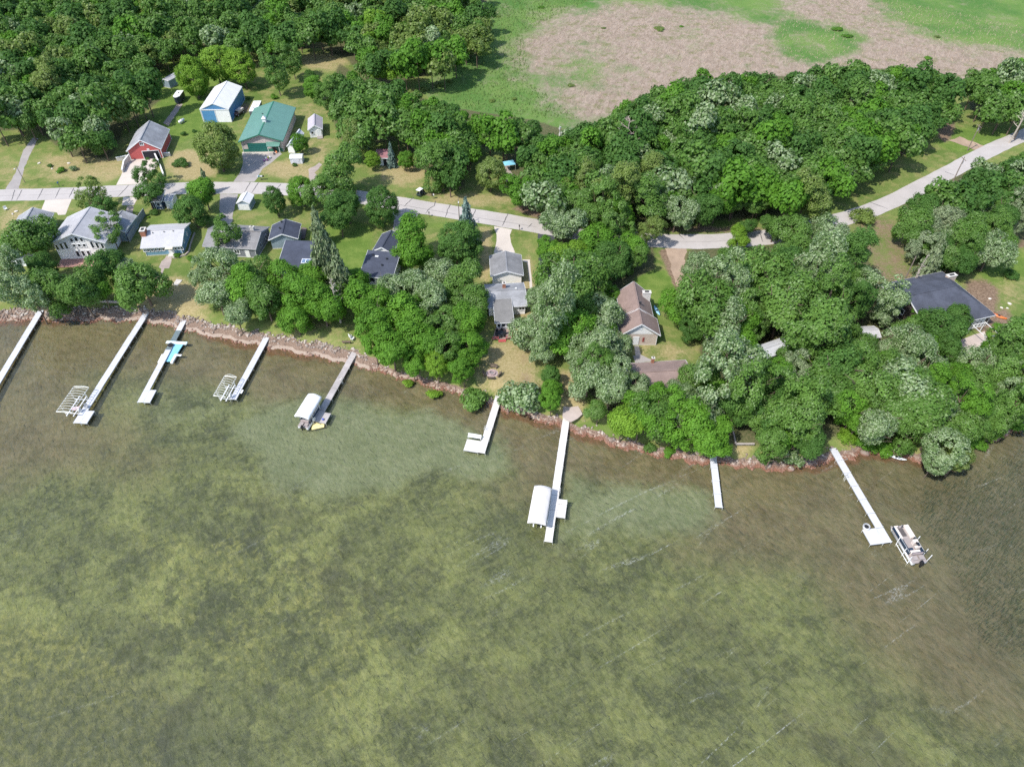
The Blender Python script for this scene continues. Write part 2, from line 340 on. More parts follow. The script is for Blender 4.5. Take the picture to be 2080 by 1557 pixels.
def mat_ground():
    t = NT('ground_cover'); p = t.pos()
    a = t.n('ShaderNodeAttribute', attribute_name='zone_a'); b = t.n('ShaderNodeAttribute', attribute_name='zone_b')
    A = t.sep(a.outputs['Color']); B = t.sep(b.outputs['Color'])
    nb = t.noise(p, 0.055, 6.0, 0.6); nm = t.noise(p, 0.35, 5.0, 0.6); nf = t.noise(p, 2.2, 4.0, 0.65); nx = t.noise(p, 7.0, 2.0, 0.6)
    edge = t.math('SUBTRACT', t.math('ADD', t.math('MULTIPLY', nm, 0.6), t.math('MULTIPLY', nf, 0.5)), 0.55)   # about -.3 .. .3
    def soft(w, k=1.0, lo=0.35, hi=0.65): return t.rng(t.math('ADD', w, t.math('MULTIPLY', edge, k)), lo, hi)
    lawn = t.mix(t.rng(nb, 0.35, 0.65), (0.098, 0.150, 0.033), (0.155, 0.196, 0.056))
    lawn = t.mix(t.rng(nm, 0.42, 0.7, 0, 0.75), lawn, (0.25, 0.228, 0.092))
    lawn = t.mix(t.rng(nf, 0.48, 0.75, 0, 0.45), lawn, (0.075, 0.103, 0.028))
    lush = t.mix(t.rng(nm, 0.3, 0.7), (0.085, 0.150, 0.026), (0.140, 0.205, 0.042))
    c = t.mix(t.math('MULTIPLY', soft(B[1], .8), .85), lawn, lush)
    dry = t.mix(t.rng(nf, 0.3, 0.7), (0.265, 0.212, 0.098), (0.35, 0.29, 0.155)); dry = t.mix(t.rng(nx, .55, .75, 0, .35), dry, (0.16, .16, .05))
    c = t.mix(soft(A[0], 1.1, .3, .85), c, dry)
    dirt = t.mix(t.rng(nf, 0.3, 0.7), (0.125, 0.085, 0.058), (0.25, 0.18, 0.125))
    c = t.mix(soft(A[1], 1.2, .35, .75), c, dirt)
    # marsh: green sedge, tan dead reed with streaks
    ps = t.map(p, rot=(0, 0, 0.35), scale=(1, .33, 1)); st = t.noise(ps, 0.9, 6.0, 0.75, 0.6); st2 = t.noise(p, 1.6, 3.0, .7)
    sedge = t.mix(t.rng(t.noise(p, 0.045, 4.0), 0.35, 0.65), (0.070, 0.155, 0.034), (0.125, 0.205, 0.050)); sedge = t.mix(t.rng(st, 0.5, 0.75, 0, .6), sedge, (0.21, 0.20, 0.10)); sedge = t.mix(t.rng(st2, .52, .75, 0, .6), sedge, (.05, .10, .03))
    tan = t.mix(t.rng(st, 0.3, 0.7), (0.215, 0.165, 0.125), (0.345, 0.275, 0.220)); tan = t.mix(t.rng(st2, 0.58, 0.72, 0, .75), tan, (0.12, 0.095, 0.065)); tan = t.mix(t.rng(t.noise(p, .22, 5.0, .7), .50, .68, 0, .8), tan, (.15, .155, .065))
    tw = t.math('ADD', A[2], t.math('ADD', t.math('MULTIPLY', t.math('SUBTRACT', t.noise(p, .05, 6.0, .68), .5), 2.0), t.math('MULTIPLY', t.math('SUBTRACT', t.noise(t.map(p, scale=(1, .6, 1)), .28, 5.0, .7), .5), 1.5)))
    marsh = t.mix(t.rng(tw, .0, 1.0), sedge, tan)
    c = t.mix(soft(B[2], .4), c, marsh)
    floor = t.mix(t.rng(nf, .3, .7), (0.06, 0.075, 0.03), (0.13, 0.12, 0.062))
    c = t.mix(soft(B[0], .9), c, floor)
    # bank: gravel and wet sand
    grav = t.mix(t.rng(nx, .35, .65), (0.14, 0.095, 0.07), (0.28, 0.205, 0.16)); sand = t.mix(nf, (0.33, 0.26, 0.21), (0.42, 0.345, 0.285))
    c = t.mix(soft(a.outputs['Alpha'], .7), c, grav)
    c = t.mix(t.math('MULTIPLY', soft(b.outputs['Alpha'], .3), .8), c, sand)
    h = t.math('ADD', t.math('MULTIPLY', nf, .5), nx)
    return t.out(t.bsdf(c, 0.95, 0, 0.1, t.bump(h, 0.7, 0.12)))
def mat_lakebed():
    t = NT('lake_bed'); p = t.pos()
    a = t.n('ShaderNodeAttribute', attribute_name='zone_a'); b = t.n('ShaderNodeAttribute', attribute_name='zone_b'); A = t.sep(a.outputs['Color']); B = t.sep(b.outputs['Color'])
    big = t.noise(p, 0.045, 5.0, .6); mid = t.noise(p, 0.17, 6.0, 0.68, .6); fin = t.noise(p, 0.9, 5.0, .7, .3)
    ps = t.map(p, rot=(0, 0, -.55), scale=(.5, 1.6, 1)); stk = t.noise(ps, 1.1, 4.0, .7)
    edge = t.math('SUBTRACT', t.math('ADD', t.math('MULTIPLY', mid, .7), t.math('MULTIPLY', fin, .4)), .55)
    def soft(w, k=1.0, lo=.35, hi=.65): return t.rng(t.math('ADD', w, t.math('MULTIPLY', edge, k)), lo, hi)
    vf = t.noise(t.map(p, rot=(0, 0, -.6), scale=(.8, 1.25, 1)), 2.6, 4.0, .75, .4)
    weed = t.mix(t.rng(mid, .38, .60), (0.068, 0.080, 0.030), (0.165, 0.182, 0.068))
    weed = t.mix(t.rng(fin, .46, .62, 0, .65), weed, (0.215, 0.232, 0.090)); weed = t.mix(t.rng(vf, .5, .68, 0, .6), weed, (.225, .245, .095)); weed = t.mix(t.rng(stk, .5, .68, 0, .7), weed, (0.050, .060, .024))
    weed = t.mix(t.rng(big, .50, .66, 0, .5), weed, (.092, .088, .045))
    bedm = t.noise(p, .085, 7.0, .66, .35); thick = t.rng(A[2], 0, .6, .34, 1, False)
    weed = t.mix(t.math('MULTIPLY', t.math('MULTIPLY', t.rng(bedm, .49, .58), t.rng(fin, .36, .56, .3, 1)), thick), weed, (0.320, 0.340, 0.125))
    weed = t.mix(t.math('MULTIPLY', t.rng(bedm, .46, .36), t.math('MULTIPLY', thick, .75)), weed, (0.055, 0.062, 0.034))
    yel = t.mix(t.rng(fin, .38, .66), (0.105, 0.118, 0.042), (0.290, 0.290, 0.098)); yel = t.mix(t.rng(vf, .5, .7, 0, .5), yel, (.11, .125, .05)); c = t.mix(t.math('MULTIPLY', soft(A[2], 2.0, .40, .70), .9), weed, yel)
    brown = t.mix(t.rng(mid, .35, .65), (0.150, 0.110, 0.062), (0.210, 0.162, 0.098)); brown = t.mix(t.rng(stk, .45, .8, 0, .4), brown, (0.210, 0.180, 0.114))
    c = t.mix(t.math('MULTIPLY', soft(A[1], .8, .2, .8), .82), c, brown)
    sand = t.mix(t.rng(mid, .3, .7), (0.187, 0.214, 0.119), (0.245, 0.268, 0.166)); sand = t.mix(t.rng(stk, .4, .8, 0, .35), sand, (0.148, 0.170, 0.090))
    c = t.mix(t.math('MULTIPLY', soft(t.math('ADD', A[0], t.math('MULTIPLY', t.math('SUBTRACT', big, .5), 1.6)), 1.0, .25, .72), .95), c, sand)
    c = t.mix(t.math('MULTIPLY', t.math('MULTIPLY', B[0], t.rng(mid, .3, .6, .6, 1)), .8), c, (0.052, 0.060, 0.046))
    c = t.mix(t.math('MULTIPLY', soft(a.outputs['Alpha'], 1.3, .3, .75), .85), c, t.mix(fin, (0.085, 0.025, 0.013), (0.251, 0.114, 0.056)))
    return t.out(t.bsdf(c, .95, 0, .05, t.bump(t.math('ADD', mid, fin), 1.0, .35)))
def mat_water():
    t = NT('lake_water'); p = t.pos()
    r = t.map(p, rot=(0, 0, -.55), scale=(1.0, .45, 1))
    w1 = t.noise(r, 1.5, 3.0, .55, .4); w2 = t.noise(t.map(p, rot=(0, 0, .5), scale=(.5, 1.4, 1)), .45, 3.0, .5)
    h = t.math('ADD', w1, t.math('MULTIPLY', w2, 1.2)); nrm = t.bump(h, .6, .25)
    fr = t.n('ShaderNodeFresnel', IOR=1.33, Normal=nrm).outputs[0]
    gl = t.n('ShaderNodeBsdfGlossy', Normal=nrm); gl.inputs['Color'].default_value = (1, 1, 1, 1); gl.inputs['Roughness'].default_value = .2
    tr = t.n('ShaderNodeBsdfTransparent'); t.put(tr.inputs['Color'], t.mix(t.rng(w1, .35, .65), (.80, .84, .74), (.97, .97, .93)))
    m1 = t.n('ShaderNodeMixShader'); t.put(m1.inputs[0], t.math('MULTIPLY', fr, 1.15, clamp=True)); t.t.links.new(tr.outputs[0], m1.inputs[1]); t.t.links.new(gl.outputs[0], m1.inputs[2])
    # wind streaks of foam: thin broken lines along the wind
    veil = t.n('ShaderNodeBsdfDiffuse'); t.put(veil.inputs['Color'], t.mix(t.rng(t.noise(r, 1.1, 5.0, .7), .3, .7), (.15, .16, .095), (.30, .31, .23))); t.put(veil.inputs['Normal'], nrm)
    m0 = t.n('ShaderNodeMixShader'); m0.inputs[0].default_value = .13; t.t.links.new(m1.outputs[0], m0.inputs[1]); t.t.links.new(veil.outputs[0], m0.inputs[2]); m1 = m0
    def streak(sc, wd, seed, g0, g1):
        q = t.map(p, rot=(0, 0, -.56), scale=(.10, 1, 1), loc=(seed, seed * 1.7, 0)); s = t.noise(q, sc, 1.0, .4, .1)
        line = t.rng(t.math('ABSOLUTE', t.math('SUBTRACT', s, .5)), .0, wd, 1, 0)
        return t.math('MULTIPLY', line, t.rng(t.noise(t.map(p, loc=(seed * 3, 0, 0)), .05, 4.0, .6), g0, g1))
    brk = t.rng(t.noise(t.map(p, rot=(0, 0, -.56), scale=(.6, 1, 1)), 3.2, 5.0, .8), .46, .64)
    side = t.rng(t.n('ShaderNodeSeparateXYZ', Vector=p).outputs[0], -30, 25, .3, 1)
    brk = t.math('MULTIPLY', brk, side)
    lines = t.math('MAXIMUM', streak(.13, .012, 3.1, .48, .64), t.math('MULTIPLY', streak(.24, .012, 11.7, .51, .66), .8))
    fleck = t.math('MULTIPLY', t.rng(t.noise(r, 2.1, 4.0, .75), .69, .77), t.rng(t.noise(p, .06, 3.0), .45, .62))
    foam = t.math('MULTIPLY', t.math('MAXIMUM', t.math('MULTIPLY', lines, brk), t.math('MULTIPLY', fleck, .3)), .36, clamp=True)
    df = t.n('ShaderNodeBsdfDiffuse'); df.inputs['Color'].default_value = (.72, .74, .73, 1)
    m2 = t.n('ShaderNodeMixShader'); t.put(m2.inputs[0], foam); t.t.links.new(m1.outputs[0], m2.inputs[1]); t.t.links.new(df.outputs[0], m2.inputs[2])
    return t.out(m2.outputs[0])

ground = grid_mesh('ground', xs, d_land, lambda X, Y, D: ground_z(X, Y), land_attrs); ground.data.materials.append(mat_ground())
tag(ground, kind='structure')
bed = grid_mesh('lake_bed', xs, d_lake, lambda X, Y, D: ground_z(X, Y), lake_attrs); bed.data.materials.append(mat_lakebed()); tag(bed, kind='structure')
wm = MB(); nxw = np.linspace(-700, 700, 141)
for x0, x1 in zip(nxw[:-1], nxw[1:]):
    a, b = float(shore_y(np.array(x0))) + 1.0, float(shore_y(np.array(x1))) + 1.0
    wm.quad((x0, -300, 0), (x1, -300, 0), (x1, b, 0), (x0, a, 0))
water = wm.build('water', mat_water()); tag(water, kind='structure')

# ------------------------------------------------------------------ roads, drives, paths
def mat_paved(name, col, var=.1, stain=(.3, .3, .3), amt=.35):
    t = NT(name); p = t.pos(); n1 = t.noise(p, .25, 6.0, .65); n2 = t.noise(p, 3.0, 4.0, .7); n3 = t.noise(t.map(p, scale=(.12, 1, 1)), .8, 3.0)
    c = t.mix(t.rng(n1, .3, .7), tuple(x * (1 - var) for x in col), tuple(x * (1 + var) for x in col))
    c = t.mix(t.rng(n3, .5, .75, 0, amt * .6), c, stain); c = t.mix(t.rng(n2, .5, .8, 0, amt), c, stain)
    return t.out(t.bsdf(c, .9, 0, .2, t.bump(n2, .3, .02)))
M_ROAD = mat_paved('old_asphalt', (.40, .37, .35), .07, (.31, .285, .27), .35)
M_DRIVE = mat_paved('grey_asphalt', (.31, .285, .27), .1, (.28, .26, .25))
M_PALE = mat_paved('pale_concrete', (.50, .445, .39), .06, (.5, .44, .39), .25)
M_BLACKTOP = mat_paved('fresh_blacktop', (.055, .058, .068), .15, (.09, .09, .1))
M_GRAVEL = mat_paved('pinkish_gravel', (.33, .275, .245), .15, (.28, .23, .2), .5)
M_DIRTP = mat_paved('dirt_track', (.33, .245, .18), .15, (.3, .21, .14), .5)
M_TAR = plain('tar_seal', (.09, .085, .085), .7, .2)
M_PATIO = mat_paved('patio_stone', (.44, .37, .33), .12, (.33, .27, .24), .4)

def spline(pts, step=2.0):
    """Catmull-Rom through survey points, resampled"""
    P = [at(u, v) for u, v in pts]; P = [P[0] * 2 - P[1]] + P + [P[-1] * 2 - P[-2]]; out = []
    for i in range(1, len(P) - 2):
        a, b, c, d = P[i - 1:i + 3]; n = max(2, int((c - b).length / step))
        for k in range(n):
            t = k / n; out.append(0.5 * ((2 * b) + (c - a) * t + (2 * a - 5 * b + 4 * c - d) * t * t + (3 * b - a - 3 * c + d) * t ** 3))
    out.append(P[-2]); return out
def ribbon(name, line, w, z, mat, parent=None, rag=0.12):
    m = MB(); L = []; n = len(line)
    for i, p in enumerate(line):
        d = (line[min(i + 1, n - 1)] - line[max(i - 1, 0)]).normalized(); s = Vector((-d.y, d.x, 0)); ww = w(i / (n - 1)) if callable(w) else w
        a, b = p + s * (ww / 2 + R(-rag, rag)), p - s * (ww / 2 + R(-rag, rag)); L.append(((a.x, a.y, z), (b.x, b.y, z)))
    for (a, b), (c, d) in zip(L[:-1], L[1:]): m.quad(b, d, c, a)
    return m.build(name, mat, parent)
def patch(name, px, z, mat, rag=0.12, step=1.2, zz=GZ):
    P = [at(u, v, zz) for u, v in px]; out = []
    for a, b in zip(P, P[1:] + P[:1]):
        n = max(1, int((b - a).length / step))
        for k in range(n): q = a.lerp(b, k / n); out.append((q.x + R(-rag, rag), q.y + R(-rag, rag), z))
    me = MB(); me.poly(out, [tuple(range(len(out)))]); o = me.build(name, mat)
    if o.data.polygons[0].normal.z < 0: o.data.flip_normals()
    return tag(o, kind='structure')
Z1, Z2, Z3 = GZ + .012, GZ + .02, GZ + .03
road_pts = [(-160, 404), (-60, 400), (0, 397), (75, 395), (146, 392.5), (253, 387.5), (360, 383), (471, 381.5), (585, 384.5), (700, 396), (801, 412), (921, 431), (1011, 445.5), (1090, 459), (1170, 472), (1260, 483),
            (1357, 489.5), (1430, 490.5), (1500, 487), (1570, 480), (1640, 464), (1700, 448), (1760, 430), (1820, 405), (1880, 374), (1940, 343), (1990, 316), (2040, 292), (2110, 262)]
road_line = spline(road_pts)
road = ribbon('road', road_line, lambda f: 6.2 - 1.0 * float(sstep(.62, .8, f)), Z3, M_ROAD); tag(road, kind='structure')
def seam(px, w=.14, z=Z3 + .006):
    P = [at(u, v) for u, v in px]; L = []
    for a, b in zip(P[:-1], P[1:]):
        n = max(2, int((b - a).length / .7))
        for k in range(n): q = a.lerp(b, k / n); L.append(Vector((q.x + R(-.07, .07), q.y + R(-.07, .07), 0)))
    L.append(P[-1]); ribbon('tar_seam', L, w, z, M_TAR, road, .02)
for s in ([(30, 386), (24, 408)], [(45, 386), (34, 407)], [(88, 383), (76, 405)], [(122, 383), (112, 403)], [(150, 382), (140, 402)], [(262, 376), (238, 401)], [(509, 370), (496, 391)], [(525, 371), (511, 393)], [(571, 374), (562, 384)],
          [(840, 401), (820, 420)], [(885, 408), (882, 418), (872, 424), (864, 434)], [(915, 416), (909, 426), (907, 435), (904, 442)], [(966, 426), (961, 438), (958, 444)], [(1032, 433), (1027, 445), (1020, 460)], [(1081, 454), (1071, 463)],
          [(1379, 476), (1390, 486)], [(1543, 472), (1550, 492)], [(1767, 411), (1803, 424)], [(1753, 437), (1775, 442)], [(1920, 349), (1938, 356)]): seam(s, .2)
seam([(640, 390), (720, 400), (800, 414), (900, 431), (1000, 447), (1090, 461)], .1); seam([(0, 398), (140, 394), (250, 388)], .06); seam([(530, 383), (590, 386)], .07)
for u, v in ((1357, 488), (1430, 490)): pass
seam([(1340, 490), (1440, 491), (1480, 489)], .07)
patch('driveway', [(66, 280), (78, 281), (62, 312), (48, 345), (38, 383.5), (10, 385), (26, 362), (36, 340), (48, 305)], Z1, M_DRIVE)
patch('driveway', [(270, 322), (322, 318), (324, 332), (308, 352), (290, 373.5), (236, 376), (248, 352), (258, 335)], Z1, M_PALE, .05)
patch('driveway', [(362, 209), (371, 212), (342, 256), (332, 250)], Z1, M_GRAVEL)
patch('driveway', [(492, 313), (545, 312), (566, 310), (573, 312), (552, 330), (533, 343), (524, 360), (516, 369.5), (474, 369), (487, 352), (494, 330)], Z1, M_DRIVE, .05)
patch('driveway', [(92, 405), (146, 403.5), (133, 436), (118, 437), (116, 432), (84, 427)], Z1, M_PALE, .04)
patch('driveway', [(251, 400), (281, 400), (272, 417), (247, 417)], Z1, M_PALE, .04)
patch('path', [(258, 418), (272, 418), (268, 440), (252, 440)], Z1, M_GRAVEL)
patch('driveway', [(447, 394), (484, 394.5), (474, 430), (470, 462), (441, 462), (446, 430)], Z1, M_DRIVE)
patch('driveway', [(795, 424), (856, 433), (838, 448), (826, 468), (818, 482), (794, 480), (800, 452)], Z1, M_DRIVE)
patch('driveway', [(1003, 459.5), (1040, 466), (1036, 477), (1038, 492), (1046, 513), (1003, 514), (1008, 495), (1009, 477)], Z1, M_PALE, .05)
patch('driveway', [(1092, 471), (1128, 476), (1122, 520), (1130, 590), (1116, 592), (1098, 565), (1094, 520)], Z1, M_BLACKTOP)
patch('driveway', [(1352, 504), (1394, 505), (1388, 545), (1386, 580), (1374, 582), (1364, 545)], Z1, M_DIRTP, .3)
patch('driveway', [(1925, 285), (1950, 278), (2010, 300), (1994, 309)], Z1, M_DIRTP, .3)
patch('path', [(1062, 527), (1076, 527), (1083, 600), (1078, 602), (1071, 533), (1062, 531)], Z1, M_PALE, .04)
patch('path', [(1023, 330), (1036, 328), (1036, 346), (1046, 360), (1026, 371), (1028, 352)], Z1, M_GRAVEL)
patch('path', [(338, 519), (349, 519), (348, 532), (343, 545), (334, 545), (330, 556), (326, 556), (328, 545), (323, 543), (328, 531), (336, 524)], Z1, M_GRAVEL, .05)
patch('path', [(1288, 702), (1297, 702), (1302, 721), (1291, 722)], Z1, M_PALE, .03)
patch('path', [(1286, 722), (1303, 721), (1330, 733), (1290, 736)], Z2, M_DRIVE, .05)
patch('path', [(1143, 826), (1172, 824), (1182, 842), (1162, 858), (1140, 846)], Z1, M_PATIO, .25)
patch('path', [(625, 345), (650, 330), (655, 334), (640, 350), (650, 365), (630, 370)], Z1, M_GRAVEL, .3)
patch('patio', [(1950, 690), (2000, 672), (2012, 700), (1985, 722), (1945, 712)], Z1, M_PATIO, .1)
patch('apron', [(492, 309), (566, 306), (566, 311), (492, 315)], Z2, M_PALE, .03)
# ------------------------------------------------------------------ vegetation
def leaf_mat(name, lo, hi, pale=None, pale_amt=0.0, trans=0.42):
    t = NT(name); o = t.n('ShaderNodeObjectInfo'); L = t.attr('leaf'); p = t.pos()
    f = t.math('ADD', t.math('MULTIPLY', L, .55), t.math('MULTIPLY', o.outputs['Random'], .45))
    c = t.mix(f, lo, hi)
    c = t.mix(t.rng(t.noise(p, .22, 2.0), .35, .7, 0, .35), c, tuple(x * .62 for x in lo))
    if pale:
        k = t.math('ADD', t.math('MULTIPLY', t.attr('leaf2'), .55), t.math('MULTIPLY', t.noise(p, .30, 3.0), .75))
        c = t.mix(t.rng(k, .95 - pale_amt, 1.15 - pale_amt, 0, .9), c, pale)
    b = t.bsdf(c, .62, 0, .3)
    tl = t.n('ShaderNodeBsdfTranslucent'); t.put(tl.inputs['Color'], t.mix(.35, c, (.12, .28, .03)))
    m = t.n('ShaderNodeMixShader'); m.inputs[0].default_value = trans; t.t.links.new(b, m.inputs[1]); t.t.links.new(tl.outputs[0], m.inputs[2])
    return t.out(m.outputs[0])
LEAF = {
    'b': leaf_mat('leaf_bright', (.088, .220, .018), (.170, .365, .036)),
    'g': leaf_mat('leaf_mid', (.085, .185, .028), (.165, .305, .056), (.25, .36, .14), .18),
    'd': leaf_mat('leaf_dark', (.058, .145, .025), (.118, .240, .046)),
    's': leaf_mat('leaf_silver', (.098, .180, .048), (.185, .285, .095), (.38, .47, .27), .38),
    'o': leaf_mat('leaf_olive', (.130, .205, .036), (.225, .305, .070), (.31, .37, .15), .2),
    'y': leaf_mat('leaf_lime', (.140, .275, .020), (.255, .430, .046)),
    'x': leaf_mat('needle_blue', (.115, .180, .148), (.240, .330, .280), trans=.05),
    'k': leaf_mat('needle_dark', (.080, .130, .048), (.160, .215, .095), (.25, .30, .17), .40, trans=.12),
}
TONE = {'b': 'bright green', 'g': 'mid green', 'd': 'dark green', 's': 'silvery green', 'o': 'olive green', 'y': 'lime green', 'x': 'blue green', 'k': 'dark olive'}

def leaves_mesh(name, C, N, S, clump, asp=1.45):
    """quads at centres C with normals N and sizes S"""
    n = len(C); rn = RNG.normal(size=(n, 3)); T = np.cross(N, rn); T /= np.linalg.norm(T, axis=1)[:, None] + 1e-9; B = np.cross(N, T)
    h = S[:, None] * .5; V = np.stack([C - T * h * asp - B * h * .55, C + T * h * asp * .1 - B * h, C + T * h * asp + B * h * .1, C - T * h * .2 + B * h], 1)
    bend = RNG.uniform(-.25, .25, (n, 1)) * S[:, None]; V[:, 1] += N * bend; V[:, 3] -= N * bend
    me = bpy.data.meshes.new(name); me.vertices.add(n * 4); me.vertices.foreach_set('co', V.reshape(-1))
    me.loops.add(n * 4); me.loops.foreach_set('vertex_index', np.arange(n * 4, dtype=np.int32))
    me.polygons.add(n); me.polygons.foreach_set('loop_start', np.arange(0, n * 4, 4, dtype=np.int32)); me.update(); me.validate()
    r = RNG.random(n)
    a = me.attributes.new('leaf', 'FLOAT', 'FACE'); a.data.foreach_set('value', (np.clip(.8 * clump + .2 * r, 0, 1)).astype(np.float32))
    a = me.attributes.new('leaf2', 'FLOAT', 'FACE'); a.data.foreach_set('value', RNG.random(n).astype(np.float32))
    me.materials.append(None); return me
def norm(a): return a / (np.linalg.norm(a, axis=-1, keepdims=True) + 1e-9)
def crown_round(name, ncl=60, cr=.27, per=66, ls=.085, squash=.95, gap=.0, lump=.16, zlo=-.78):
    """broadleaf crown, unit radius: leaf clumps spread through the volume, uneven outline"""
    nl = int(RNG.integers(4, 8)) if lump > .1 else 2
    lc_ = RNG.normal(0, .34 + lump * .5, (nl, 3)) * np.array([1, 1, .75]); lc_[:, 2] += RNG.uniform(-.1, .25, nl); lc_[0] = (0, 0, .12)
    lr = RNG.uniform(.30, .56, nl) if lump > .1 else np.full(nl, .8); lr[0] = max(lr[0], RNG.uniform(.5, .64))
    q = np.linalg.norm(lc_, axis=1); lc_ *= np.minimum(1, (1.12 - lr * .9) / np.maximum(q, 1e-6))[:, None]
    cen, dirs = [], []; guard = 0
    while len(cen) < ncl and guard < ncl * 40:
        guard += 1; k = int(RNG.choice(nl, p=lr ** 2 / (lr ** 2).sum())); d = norm(RNG.normal(size=3))
        if d[2] < zlo: continue
        p = lc_[k] + d * (lr[k] - cr * .35) * RNG.uniform(.82, 1.08); o = np.linalg.norm(p - lc_, axis=1) / lr; o[k] = 9
        if o.min() < .72 and RNG.random() < .9: continue
        if cen and np.min(np.linalg.norm(np.array(cen) - p, axis=1)) < cr * .55 and RNG.random() < .85: continue
        cen.append(p); dirs.append(norm(d * .7 + p * .4))
    cen, dirs = np.array(cen), np.array(dirs); cen[:, 2] *= squash
    if gap > 0: keep = RNG.random(len(dirs)) > gap; dirs, cen = dirs[keep], cen[keep]
    C, N, S, K = [], [], [], []
    for c, d in zip(cen, dirs):
        n = int(per * RNG.uniform(.7, 1.25)); r = cr * RNG.uniform(.75, 1.25); q = norm(RNG.normal(size=(n * 2, 3)))
        q = q[(q @ norm(d * .7 + np.array([0, 0, .6]))) > -.35][:n]
        rr = r * RNG.uniform(.55, 1.08, (len(q), 1)); pts = c + q * rr * np.array([1, 1, .8])
        C.append(pts); N.append(norm(q * .75 + d * .35 + np.array([0, 0, .35]) + RNG.normal(0, .26, q.shape))); S.append(ls * RNG.uniform(.65, 1.35, len(q)))
        K.append(np.full(len(q), RNG.random()))
    return leaves_mesh(name, np.concatenate(C), np.concatenate(N), np.concatenate(S), np.concatenate(K))
def crown_conifer(name, tiers=16, ls=.075, droop=.35, ragged=.15, full=1.0):
    """spire, height 1 (z 0.04..1), base radius 1: whorls of drooping sprays"""
    C, N, S, K = [], [], [], []
    for i in range(tiers):
        t = (i + .5) / tiers; z0 = .06 + .94 * t; rad = (1 - t) ** .74 * RNG.uniform(.85, 1.1); nb = max(4, int(15 * (1 - t) + 4))
        for b in range(nb):
            a = 2 * math.pi * (b + RNG.random() * .7) / nb + i; L = rad * RNG.uniform(1 - ragged * 2, 1 + ragged); kk = RNG.random(); n = max(5, int(26 * L * full + 4))
            s = RNG.uniform(.12, 1, n) ** .8 * L; wdt = .16 * (1 - s / (L + 1e-6)) * L + .035; side = RNG.normal(0, 1, n) * wdt
            x = np.cos(a) * s - np.sin(a) * side; y = np.sin(a) * s + np.cos(a) * side; z = z0 - droop * .16 * s * s / max(rad, .2) + RNG.normal(0, .006, n) - np.abs(side) * .05
            C.append(np.stack([x, y, z], 1)); up = np.stack([np.cos(a) * .35 * np.ones(n), np.sin(a) * .35 * np.ones(n), np.ones(n)], 1)
            N.append(norm(up + RNG.normal(0, .35, (n, 3)))); S.append(ls * RNG.uniform(.7, 1.4, n)); K.append(np.full(n, kk))
    return leaves_mesh(name, np.concatenate(C), np.concatenate(N), np.concatenate(S), np.concatenate(K), 1.9)
def limb(m, a, b, r0, r1, bend=.12, n=4, sides=5):
    a, b = Vector(a), Vector(b); L = (b - a).length; prev = a
    off = Vector((R(-1, 1), R(-1, 1), R(-.3, .6))) * L * bend
    for k in range(1, n + 1):
        t = k / n; q = a.lerp(b, t) + off * math.sin(math.pi * t); m.tube(prev, q, r0 + (r1 - r0) * (k - 1) / n, r0 + (r1 - r0) * t, sides, False); prev = q
def trunk_mesh(name, seed, nl=7, thick=.022):
    """height 1: tapered trunk with limbs that reach into the crown"""
    random.seed(seed); m = MB(); top = Vector((R(-.03, .03), R(-.03, .03), .82)); limb(m, (0, 0, -.02), top, thick, thick * .3, .04, 6, 7)
    m.tube((0, 0, -.03), (0, 0, .03), thick * 1.7, thick, 7, False)
    for k in range(nl):
        a = 2 * math.pi * (k + R(0, .6)) / nl; z = R(.28, .6); L = R(.2, .32); b = Vector((math.cos(a) * L, math.sin(a) * L, z + R(.1, .28)))
        limb(m, (0, 0, z), b, thick * .5, thick * .14, .15)
        limb(m, b * .7 + Vector((0, 0, z * .3)), b + Vector((R(-.12, .12), R(-.12, .12), R(.02, .14))), thick * .25, thick * .08, .1, 3, 4)
    me = m.mesh(name); me.materials.append(None); return me
CROWN = {'round': [crown_round('crown', 84, .24, 140, .052) for _ in range(6)] + [crown_round('crown', 105, .20, 110, .050, .95, 0, .26) for _ in range(6)],
         'sparse': [crown_round('crown', 52, .22, 130, .052, 1.0, .25, .34, -.8) for _ in range(4)],
         'dense': [crown_round('crown', 110, .20, 120, .048, 1.1, 0, .07, -.9) for _ in range(3)],
         'loose': [crown_round('crown', 96, .18, 115, .042, 1.2, .10, .24, -.9) for _ in range(5)],
         'spruce': [crown_conifer('crown', 17, .085, .4), crown_conifer('crown', 14, .09, .3, .22)],
         'bigspruce': [crown_conifer('crown', 26, .06, .5, .28, 1.5)],
         'shrub': [crown_round('foliage', 34, .33, 60, .10, .8, 0, .16, -.35) for _ in range(3)]}
TRUNK = [trunk_mesh('trunk', s) for s in (1, 2, 3, 4)]; TRUNK_THIN = [trunk_mesh('trunk', s, 5, .014) for s in (8, 9)]
SPRUCE_TRUNK = MB().tube((0, 0, -.02), (0, 0, .95), .025, .004, 7); _st = SPRUCE_TRUNK.mesh('trunk'); _st.materials.append(None)
random.seed(11)
TREES = []                                                # (root, u, v, tone, kind, where)
def obj_with(name, me, mat, parent):
    o = bpy.data.objects.new(name, me); COL.objects.link(o); o.parent = parent
    o.material_slots[0].link = 'OBJECT'; o.material_slots[0].material = mat; return o
